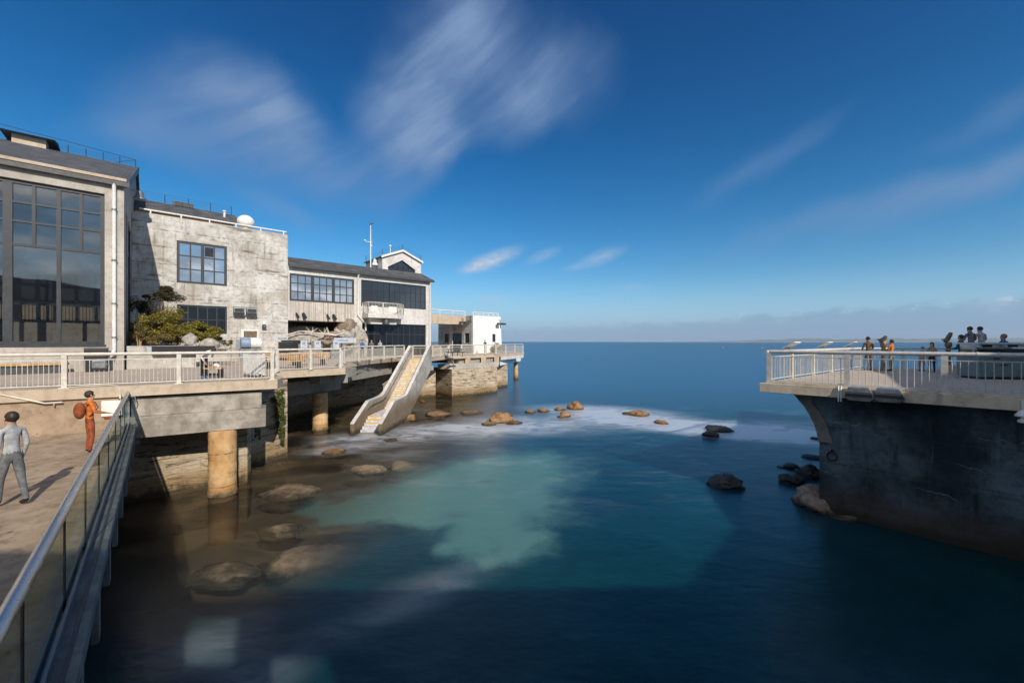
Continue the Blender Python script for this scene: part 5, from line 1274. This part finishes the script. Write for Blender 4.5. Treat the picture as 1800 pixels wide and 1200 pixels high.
shrub(p, 'sparse sprig of creeper lower on the ivy pier', [((0,-.1,0), (.16,.16,.35))], 500, .05, 'leaf_green', 13, stems=3, rz=0, name='creeper', cat='creeper')

# ------------------------------------------------------------------ furniture on the terrace
def dk(px, py): return onz(px, py, DK)
o = lthing('bench', 'long low bench with orange wooden seat below the giant window', 'bench', FW(a_of(60, -.5), -.5, DK), FRZ)
MB().box(-2.6, -.45, .40, 1.15, .0, .50).build('seat', M['wood_orange'], o, bevel=.01); MB().box(-2.5, -.35, 0, 1.0, -.1, .399).build('leg', M['dark_grey'], o)
o = lthing('litter_bin', 'black boxy litter bin against the pillar right of the giant window', 'bin', FW(a_of(170, -.5), -.5, DK), FRZ)
MB().box(-.42, -.4, 0, .42, .25, 1.15).build('body', M['black'], o, bevel=.03); MB().box(-.36, -.42, .78, .36, -.401, 1.0).build('opening', M['dark_grey'], o); MB().box(-.44, -.42, 1.151, .44, .27, 1.22).build('lid', M['dark_grey'], o, bevel=.02)
p = onwall(175, 640, -.10); o = lthing('control_box', 'small grey control box strapped to the railing post above the plaza', 'box', p, math.atan2(e3.y, e3.x))
MB().box(-.17, -.09, -.13, .17, .09, .13).build('body', M['galvanised'], o, bevel=.015); MB().tube([(.17,0,0), (.24,0,-.03), (.24,0,-.62)], .012, 6).build('lead', M['galvanised'], o)
# stool table with person (added below)
p = dk(375, 664); o = lthing('low_table', 'small low table with orange wooden top beside the stooping visitor', 'table', p, .3)
MB().box(-.36, -.22, .38, .36, .22, .44).build('tabletop', M['wood_orange'], o, bevel=.01)
for x in (-.28, .28):
    MB().box(x-.06, -.16, 0, x+.06, .16, .379).build('leg', M['black'], o)
MB().box(-.3, -.02, .1, .3, .02, .2).build('stretcher', M['black'], o)
o = lthing('white_bundle', 'crumpled white bundle lying on the low orange table', 'bundle', p+Vector((.12, 0, .44)), 0)
m = MB(); m.ball((0,0,.09), .11, 12, 8, (1,1,.85)); m.ball((.07,.02,.06), .075, 10, 6); m.build('cloth', M['cloth_white'], o)
# folded barrier panels near the corner of the terrace
c_ = dk(450, 660)
o = lthing('folded_barrier', 'white folded barrier panels standing behind the railing corner', 'barrier', (c_.x, c_.y, DK), 0)
p1_, p2_, p3_ = at(427, 640, 17.4)-c_, at(452, 640, 16.9)-c_, at(466, 640, 16.7)-c_
for a_, b_ in ((p1_, p2_), (p2_, p3_)):
    d_ = (b_-a_); d_.z = 0; MB().extr([Vector((a_.x, a_.y, .22)), Vector((b_.x, b_.y, .12)), Vector((b_.x, b_.y, .98)), Vector((a_.x, a_.y, 1.02))], Vector((0,.03,0))).build('panel', M['white_paint'], o)
m = MB()
for k in range(9): m.box(p2_.x+.12+k*.028, p2_.y-.035, .12+k*.09, p2_.x+.2+k*.03, p2_.y-.002, .17+k*.09)
m.build('chain_link', M['black'], o); MB().ball((p1_.x+.25, p1_.y-.06, .84), .09, 10, 6, (.8,.4,1.3)).build('latch', M['black'], o)
for py, lb, rt in ((631, 'tilted white plate hanging at the railing gap, upper one', .5), (653, 'tilted white plate hanging over the terrace edge, lower one', .35)):
    p = at(484 if py < 640 else 484, py, 17.6); o = lthing('hanging_plate', lb, 'plate', p, -.2)
    if py < 640: MB().extr([(-.13,0,-.02), (.03,0,-.14), (.13,0,.04), (-.03,0,.16)], (0,.02,0)).build('plate', M['white_paint'], o)
    else: MB().extr([(-.22,0,-.16), (.10,0,-.02), (.20,0,.10), (.02,0,.16), (-.24,0,.05)], (0,.02,0)).build('plate', M['white_paint'], o)
    MB().bar((0,.03,.0), (-.12,.05,.12), .02, .02).build('clip', M['galvanised'], o)
# things standing at the foot of the block and in the alcove
def pillar_sign(px, s_, lab, wz=.5):
    p = FW(a_of(px, s_), s_, DK); o = lthing('exhibit_pillar', lab, 'sign', p, FRZ, 'grey pillars with small screens in front of the alcove')
    MB().box(-.42, -.12, 0, .42, .12, 1.32).build('pillar', M['galvanised'], o, bevel=.02)
    f = MB().box(-.26, -.15, .98, .26, -.121, 1.62).build('panel', M['sign_white'], o); MB().box(-.14, -.156, 1.3, .12, -.151, 1.5).build('screen', M['sign_blue'], f)
pillar_sign(533.5, 7.2, 'grey pillar with pale blue panel before the alcove, left of three'); pillar_sign(557.5, 7.2, 'grey pillar with pale blue panel before the alcove, middle of three'); pillar_sign(590, 7.2, 'grey pillar with pale blue panel before the alcove, right of three')
p = FW(a_of(606.5, 7.4), 7.4, DK); o = lthing('banner_board', 'long pale blue banner board beside the rightmost alcove pillar', 'sign', p, FRZ)
MB().box(-.98, -.05, 1.42, .98, .05, 1.88).build('board', M['sign_white'], o); MB().box(-.75, -.055, 1.58, .3, -.051, 1.72).build('lettering_band', M['sign_blue'], o)
for x in (-.8, .8): MB().box(x-.04, -.04, 0, x+.04, .04, 1.42).build('leg', M['galvanised'], o)
for px, s_, wd, hh, lab in ((501, 6.8, .85, 1.45, 'black double litter bin at the corner of the block'), (512, 8.1, 1.4, 1.6, 'low dark cabinet tucked into the alcove corner')):
    p = FW(a_of(px, s_), s_, DK); o = lthing('litter_bin' if wd < 1 else 'dark_cabinet', lab, 'bin' if wd < 1 else 'cabinet', p, FRZ)
    MB().box(-wd/2, -.35, 0, wd/2, .35, hh).build('body', M['black'], o, bevel=.03); MB().box(-wd/2-.03, -.38, hh+.001, wd/2+.03, .38, hh+.06).build('lid', M['dark_grey'], o)
for px, py, ln, lab in ((489, 649, 2.1, 'slatted wooden bench behind the two-bay railing, left one'), (534, 643, 2.4, 'slatted wooden bench behind the two-bay railing, right one'), (700, 622, 2.6, 'wooden bench seen through the railing left of the stair head')):
    p = dk(px, py); o = lthing('bench', lab, 'bench', p+Vector((0,.6,0)), .25, 'wooden benches on the terrace')
    MB().box(-ln/2, -.22, .40, ln/2, .22, .47).build('seat', M['wood_orange'], o); MB().box(-ln/2, .2, .6, ln/2, .25, .86).build('backrest', M['wood'], o)
    for x in (-.7, .7):
        MB().box(x*ln/2-.1, -.2, 0, x*ln/2+.1, .2, .399).build('leg', M['black'], o)
        MB().bar((x*ln/2, .19, .38), (x*ln/2, .23, .8), .06, .03).build('backrest_post', M['black'], o)
# round exhibit drum and framed notice by the block
p = FW(a_of(440, 6.6), 6.6, DK); o = lthing('drum_exhibit', 'upright blue and white drum exhibit in front of the block', 'exhibit', p, FRZ)
MB().tube([(-.62,0,1.42), (.0,0,1.42)], .42, 24).build('drum', M['sign_blue'], o); MB().tube([(.001,0,1.42), (.68,0,1.42)], .40, 24).build('white_drum', M['white_paint'], o)
MB().box(-.7, -.3, 0, .75, .3, 1.0).build('plinth', M['galvanised'], o)
p = FW(a_of(439, 8.7), 8.7, DK); o = lthing('framed_notice', 'white framed notice with dark picture standing above the drum exhibit', 'sign', p, FRZ)
MB().box(-.6, -.05, 1.75, .6, .05, 2.55).build('board', M['white_paint'], o); MB().box(-.42, -.06, 1.88, .5, -.051, 2.4).build('picture', M['bronze'], o); MB().box(-.05, -.03, 0, .05, .03, 1.749).build('post', M['galvanised'], o)
for px, wd in ((417, .5),):
    p = FW(a_of(px, 7.5), 7.5, DK); o = lthing('utility_post', 'squat grey utility pedestal left of the drum exhibit', 'pedestal', p, FRZ)
    MB().box(-.4, -.2, 0, .4, .2, 1.9).build('body', M['hall_concrete'], o, bevel=.02); MB().box(-.12, -.22, .9, .3, -.201, 1.7).build('door', M['sign_grey'], o)
# alcove: smooth grey hump, driftwood and boulders
hm = FW(a_of(548, S3+2.4), S3+2.4, DK); kk_ = sc_(548, S3+2.4)
o = lthing('rock_hump', 'smooth grey rounded hull-like hump filling the alcove', 'rock form', hm, FRZ)
m = MB(); vs = []; N1, N2 = 28, 10
for j in range(N2+1):
    for i in range(N1+1):
        x = -1+2*i/N1; t_ = math.pi/2*j/N2; zz = math.sqrt(max(0, 1-abs(x)**2.6))
        vs.append((x*3.6, -1.4*math.cos(t_)*zz, 3.0*zz*math.sin(t_)*(1-.10*x)))
m.add(vs, [(j*(N1+1)+i, j*(N1+1)+i+1, (j+1)*(N1+1)+i+1, (j+1)*(N1+1)+i) for j in range(N2) for i in range(N1)], True)
m.build('shell', M['stone_grey'], o)
for (x0, x1) in ((-2.6, .2), (1.0, 3.3)):
    m = MB(); m.tube([(x0+(x1-x0)*k/8, -1.45, 1.9+.9*math.sin(math.pi*k/8*.6+.5)-.3) for k in range(9)], .05, 6); m.build('pale_hoop', M['driftwood'], o)
def driftw(px, py, s_, lab, seed, sc__=1.):
    rnd = random.Random(seed); p = FW(a_of(px, s_), s_, z_of(px, py, s_)); o = lthing('driftwood', lab, 'driftwood', p, FRZ, 'driftwood branches in the alcove')
    main = [Vector((-2.2*sc__, 0, .30)), Vector((-1.1*sc__, .05, .2)), Vector((0,-.05,.05)), Vector((1.0*sc__,0,-.05)), Vector((1.9*sc__,.1,.25))]
    MB().tube(main, [.02,.05,.07,.06,.03], 7).build('trunk', M['driftwood'], o)
    for k in range(7):
        b_ = main[rnd.randint(1,3)]; d_ = Vector((rnd.uniform(-1,1), rnd.uniform(-.4,.2), rnd.uniform(.1,1))).normalized()
        MB().tube([b_, b_+d_*.3, b_+d_*.55+Vector((rnd.uniform(-.2,.2),0,.1))], [.04,.03,.01], 6).build('branch', M['driftwood'], o)
driftw(570, 588, S3-.5, 'long pale driftwood branch lying before the grey hump', 1); driftw(592, 590, S3-.2, 'tangled pale driftwood stump at the right of the alcove', 2, .6)
for px, py, r_, hh, lb, sd_ in ((588, 598, 1.0, .8, 'rounded boulder under the tangled driftwood', 41), (604, 592, 1.1, 1.0, 'tan boulder at the right mouth of the alcove', 42), (572, 601, .8, .6, 'brown boulder left of the tangled driftwood', 43), (612, 577, 1.0, 1.2, 'upper tan boulder bulging from the alcove rock face', 44)):
    p = FW(a_of(px, S3+.6), S3+.6, z_of(px, py, S3+.6)); rock(p, r_, (1, .8, hh), lb, 'rock_brown' if sd_ != 42 else 'stone_grey', sd_, 'boulders in the alcove', 3, .4)
rf0 = a_of(602, S3+.2); rf1 = a_of(635, S3+.2)
rock(FW((rf0+rf1)/2, S3+.35, DK+1.2), 1.55, (1, .22, 1.35), 'tall tan rock face built between alcove and ground-floor glass', 'stone_grey', 47, 'boulders in the alcove', 4, .25)
# table by the white house
for px, py, lab in ((838, 611, 'dark picnic table with benches outside the white house'), (800, 617, 'dark bench near the double door of the white house')):
    p = dk(px, py+9); o = lthing('picnic_table', lab, 'table', p, .7, 'dark outdoor tables by the white house')
    MB().box(-.8, -.35, .70, .8, .35, .76).build('tabletop', M['dark_grey'], o)
    for y in (-.7, .7): MB().box(-.8, y-.13, .42, .8, y+.13, .46).build('seat', M['dark_grey'], o)
    for x in (-.6, .6): MB().bar((x, -.75, .40), (x, .75, .40), .06, .05).bar((x, -.3, .69), (x, -.5, 0), .06, .05).bar((x, .3, .69), (x, .5, 0), .06, .05).build('leg', M['dark_grey'], o)
p = FW(a_of(762, 13), 13, DK); rock(p+Vector((0,0,.5)), .9, (1,.8,.8), 'brown boulder at the left foot of the white house side wall', 'rock_brown', 51, 'boulders near the white house', 3, .3)
p = FW(a_of(874, 11.6), 11.6, DK); shrub(p, 'brown dry shrub against the right end of the white house', [((0,0,.7), (1.2,.7,.75))], 1600, .12, 'leaf_dry', 15, stems=6)

# ------------------------------------------------------------------ people
def person(loc, face, h, lab, top, legs, hair, shoes='shoe_black', pose='stand', lean=0., long_hair=False, extra=None, group='visitors', arms='down', stride=0.):
    """one continuous skinned body; face = heading in degrees (0 looks towards -y)"""
    k = h/1.72; J = {}; E = []; Rr = {}
    def j(n_, x, y, z, r, par=None, r2=None):
        J[n_] = Vector((x, y, z)); Rr[n_] = (r, r2 or r)
        if par: E.append((par, n_))
    j('pelvis', 0, 0, .95, .135, None, .105)
    def up(y, z):  # bend at the waist
        a_ = R(lean); dz = z-.98; return y*math.cos(a_)-dz*math.sin(a_), .98+dz*math.cos(a_)+y*math.sin(a_)
    def ju(n_, x, y, z, r, par, r2=None): yy, zz = up(y, z); j(n_, x, yy, zz, r, par, r2)
    ju('waist', 0, 0, 1.10, .125, 'pelvis', .09); ju('chest', 0, .0, 1.30, .15, 'waist', .105); ju('collar', 0, .01, 1.43, .095, 'chest', .07)
    ju('neck', 0, 0, 1.50, .052, 'collar'); ju('jaw', 0, -.015, 1.56, .066, 'neck', .072); ju('head', 0, -.005, 1.635, .086, 'jaw', .100); ju('crown', 0, .005, 1.69, .066, 'head', .078)
    ju('nose', 0, -.10, 1.60, .012, 'jaw')
    sit = pose in ('sit',)
    for s_, nm in ((-1, 'L'), (1, 'R')):
        if sit:
            j('hip'+nm, s_*.09, -.02, .92, .09, 'pelvis'); j('knee'+nm, s_*.13, -.42, .86, .062, 'hip'+nm); j('ankle'+nm, s_*.13, -.38, .46, .04, 'knee'+nm); j('toe'+nm, s_*.14, -.55, .42, .036, 'ankle'+nm)
        else:
            f_ = stride*s_
            j('hip'+nm, s_*.085, 0, .88, .092, 'pelvis'); j('knee'+nm, s_*.10, -.02-f_*.5, .49, .060, 'hip'+nm); j('ankle'+nm, s_*.10, .03-f_, .09, .042, 'knee'+nm); j('toe'+nm, s_*.115, -.14-f_, .04, .038, 'ankle'+nm)
        ju('sh'+nm, s_*.155, .0, 1.40, .055, 'collar')
        if arms == 'down': el, wr_ = (s_*.195, .03, 1.13), (s_*.19, -.06, .88)
        elif arms == 'rail': el, wr_ = (s_*.215, -.05, 1.17), (s_*.17, -.30, 1.10)
        elif arms == 'up': el, wr_ = (s_*.24, -.16, 1.26), (s_*.08, -.24, 1.50)
        else: el, wr_ = (s_*.24, -.08, 1.14), (s_*.14, -.32, 1.12)
        ju('el'+nm, *el, .040, 'sh'+nm); ju('wr'+nm, *wr_, .026, 'el'+nm)
        d_ = (Vector(wr_)-Vector(el)).normalized(); pm = Vector(wr_)+d_*.075; ju('palm'+nm, *pm, .030, 'wr'+nm, .016)
        side = Vector((s_*-.2, -1, 0)).normalized() if arms == 'down' else Vector((1, 0, 0))
        for q_, (off, ln_) in enumerate(((-.030, .062), (-.010, .075), (.012, .070), (.032, .055))):
            f1 = pm+side*off+d_*.03; f2 = f1+d_*ln_*.5; f3 = f2+(d_*.7+Vector((-s_*.5,0,-.2)))*ln_*.5
            ju('fa%d%s' % (q_, nm), *f1, .0105, 'palm'+nm); ju('fb%d%s' % (q_, nm), *f2, .009, 'fa%d%s' % (q_, nm)); ju('fc%d%s' % (q_, nm), *f3, .0075, 'fb%d%s' % (q_, nm))
        t1 = Vector(wr_)+d_*.03+side*.035*(1 if arms == 'down' else -s_); t2 = t1+d_*.04+side*.02*(1 if arms == 'down' else -s_)
        ju('ta'+nm, *t1, .012, 'wr'+nm); ju('tb'+nm, *t2, .009, 'ta'+nm)
    names = list(J); idx = {n_: i for i, n_ in enumerate(names)}
    drop = .47 if sit else 0
    me = bpy.data.meshes.new('skel'); me.from_pydata([(J[n_]-Vector((0,0,drop)))*k for n_ in names], [(idx[a], idx[b]) for a, b in E], [])
    tmp = bpy.data.objects.new('skel', me); col.objects.link(tmp)
    sk = tmp.modifiers.new('s', 'SKIN'); sk.use_smooth_shade = True; sk.branch_smoothing = .6
    sv = me.skin_vertices[0].data
    for n_ in names: sv[idx[n_]].radius = (Rr[n_][0]*k, Rr[n_][1]*k)
    sv[0].use_root = True
    tmp.modifiers.new('ss', 'SUBSURF').levels = 2; tmp.modifiers['ss'].render_levels = 2
    dg = bpy.context.evaluated_depsgraph_get(); bme = bpy.data.meshes.new_from_object(tmp.evaluated_get(dg))
    col.objects.unlink(tmp); bpy.data.objects.remove(tmp)
    bme.materials.clear()
    for mn in ('skin', top, legs, shoes): bme.materials.append(M[mn])
    aL_ = R(lean)
    jj = {n_: (J[n_]-Vector((0,0,drop)))*k for n_ in names}
    def nearest(c_):
        best = None; bd = 9
        for a, b in E:
            p_, q_ = jj[a], jj[b]; d_ = q_-p_; t_ = max(0, min(1, (c_-p_).dot(d_)/max(1e-6, d_.length_squared)))
            dd = (p_+d_*t_-c_).length-(Rr[a][0]*(1-t_)+Rr[b][0]*t_)*k
            if dd < bd: bd = dd; best = (a, b, t_)
        return best
    for p in bme.polygons:
        a, b, t_ = nearest(p.center); p.use_smooth = True
        if b in ('neck', 'jaw', 'head', 'crown', 'nose') or b[:4] == 'palm' or b[:2] in ('fa', 'fb', 'fc', 'ta', 'tb'): mi = 0
        elif b[:3] == 'toe' or (b[:5] == 'ankle' and t_ > .93): mi = 3
        elif b[:4] in ('knee', 'ankl') or b[:3] == 'hip': mi = 2
        elif b == 'waist' and t_ < .35: mi = 2
        else: mi = 1
        if b[:2] == 'wr' and t_ > .9: mi = 0
        p.material_index = mi
    o = lthing('person', lab, 'person', loc, R(face), group)
    body = bpy.data.objects.new('body', bme); col.objects.link(body); body.parent = o
    hd = jj['head']; m = MB(); fwd = Vector((0, -math.cos(aL_), -math.sin(aL_))); upv = Vector((0, -math.sin(aL_), math.cos(aL_)))
    hc_ = hd-fwd*.018*k+upv*.020*k; vs = []; fs = []; sg, rg = 16, 10
    m.ball(hc_, .104*k, 16, 10, (.86, 1.0, 1.02)); 
    keep = MB(); 
    for f in m.f:
        c_ = sum((m.v[i] for i in f), Vector())/len(f)-hd
        if c_.dot(fwd) > .045*k and c_.dot(upv) < .045*k: continue
        if c_.dot(upv) < -.055*k and not long_hair: continue
        keep.add([m.v[i] for i in f], [tuple(range(len(f)))], True)
    if long_hair: keep.tube([hc_-fwd*.05*k, hc_-fwd*.085*k-upv*.12*k, hc_-fwd*.08*k-upv*.26*k], [.085*k, .08*k, .03*k], 10)
    keep.build('hair', M[hair], o)
    fc = hd+fwd*.083*k; m = MB()
    for s_ in (-1, 1): MB().ball(fc+Vector((s_*.030*k, 0, 0))-upv*.012*k, .010*k, 8, 6).build('eye', M['black'], o)
    m = MB(); m.bar(fc+Vector((-.02*k,0,0))-upv*.068*k+fwd*(-.002), fc+Vector((.02*k,0,0))-upv*.068*k, .012*k, .008*k); m.build('mouth', M['cloth_rust'], o)
    for s_ in (-1, 1): MB().ball(hd+Vector((s_*.088*k, 0, 0))-upv*.01*k, .022*k, 8, 6, (.4,.8,1.3)).build('ear', M['skin'], o)
    if extra: extra(o, k)
    return o
def bag(o, k):
    MB().ball((0,.20*k,1.22*k), .2*k, 14, 10, (.85,.6,1.15)).build('backpack', M['cloth_rust'], o)
    MB().tube([(-.12*k,.1*k,1.38*k), (-.12*k,-.07*k,1.44*k), (-.12*k,-.135*k,1.28*k), (-.13*k,.05*k,1.05*k)], .02*k, 6).build('strap', M['cloth_rust'], o)
    MB().tube([(.12*k,.1*k,1.38*k), (.12*k,-.07*k,1.44*k), (.12*k,-.135*k,1.28*k), (.13*k,.05*k,1.05*k)], .02*k, 6).build('strap', M['cloth_rust'], o)
def onp(px, py, z): p = onz(px, py, z); return (p.x, p.y, z)
person(onp(158, 797, PZ), 150, 1.68, 'person in orange top with a rusty-brown backpack by the plaza wall', 'cloth_orange', 'cloth_rust', 'hair_dark', extra=bag, arms='rail')
person(onp(20, 889, PZ), -100, 1.72, 'person in dark grey trousers and black sneakers walking out at the left border', 'cloth_lightgrey', 'cloth_grey', 'hair_dark', 'shoe_black', stride=.16)
p = dk(358, 665); person((p.x, p.y, DK), 70, 1.68, 'person in pale blue shirt stooping beside the low orange table', 'cloth_white', 'cloth_dark', 'hair_dark', 'shoe_blue', lean=68, arms='front')
p = dk(856, 621.5); person((p.x-.2, p.y, DK), -20, 1.74, 'person in blue-grey jacket standing outside the white house', 'cloth_denim', 'cloth_tan', 'hair_blond', lean=12, arms='rail')
for px, y_, tp_, lb in ((637, 37.5, 'cloth_blue', 'person in blue top standing by the ground-floor glass'), (653, 39.0, 'cloth_grey', 'person in grey beside the one in blue by the ground-floor glass'), (668, 40.5, 'cloth_lightgrey', 'person in light grey farther along the ground-floor glass')):
    person(((px-900)/FPX*y_, y_, DK), 20, 1.7, lb, tp_, 'cloth_dark', 'hair_dark')
# pier visitors: (px, depth, height, heading ...)
def pv(px, Y, **kw): return ((px-900)/FPX*Y, Y, DK)
person(pv(1527, 21.3), 160, 1.78, 'person in brown coat leaning at the seaward rail, first from left on the pier', 'cloth_brown', 'cloth_brown', 'hair_dark', lean=6, arms='rail')
person(pv(1567, 20.8), 200, 1.62, 'person in orange jacket at the rail right of the first telescope', 'cloth_orange', 'cloth_tan', 'hair_dark', arms='rail')
person(pv(1638, 20.0), -60, 1.48, 'shorter dark-haired person in pale top left of the second telescope', 'cloth_tan', 'cloth_dark', 'hair_dark', long_hair=True)
person(pv(1620, 20.6), 120, 1.30, 'child in light clothes stooping at the pier rail', 'cloth_lightgrey', 'cloth_tan', 'hair_blond', lean=20, arms='rail')
person(pv(1689, 19.2), 200, 1.84, 'person in dark teal jacket right of the second telescope', 'cloth_teal', 'cloth_denim', 'hair_dark', arms='rail')
stp = pv(1717, 18.6); so_ = lthing('viewing_step', 'low concrete viewing step under the two tallest visitors', 'step', stp, -.1)
MB().box(-.9, -.4, .009, .9, .5, .42).build('block', M['floor_concrete'], so_, bevel=.02)
for px, tp_, lb in ((1708, 'cloth_grey', 'tall person in grey hoodie on the viewing step, left of the pair'), (1726, 'cloth_lightgrey', 'tall person in light grey top on the viewing step, right of the pair')):
    q = pv(px, 18.6); person((q[0], q[1], DK+.42), 170, 1.80, lb, tp_, 'cloth_dark', 'hair_dark', lean=8, arms='rail')
person(pv(1764, 18.2), 185, 1.86, 'person with short blond hair and blue jacket behind the cabinet', 'cloth_blue', 'cloth_dark', 'hair_blond')

# ------------------------------------------------------------------ sea haze
hm_ = bpy.data.materials.new('haze'); hm_.use_nodes = True; T = NT(hm_.node_tree); T.n.remove(T.n['Principled BSDF'])
pv_ = T.node('ShaderNodeVolumePrincipled', inp={'Color': (.72, .85, 1., 1), 'Density': 9e-5, 'Anisotropy': .1}); T.l.new(pv_.outputs[0], T.n['Material Output'].inputs['Volume'])
tag(MB().box(-14000, -300, -3.5, 14000, 9900, 260).build('haze', hm_), kind='stuff')
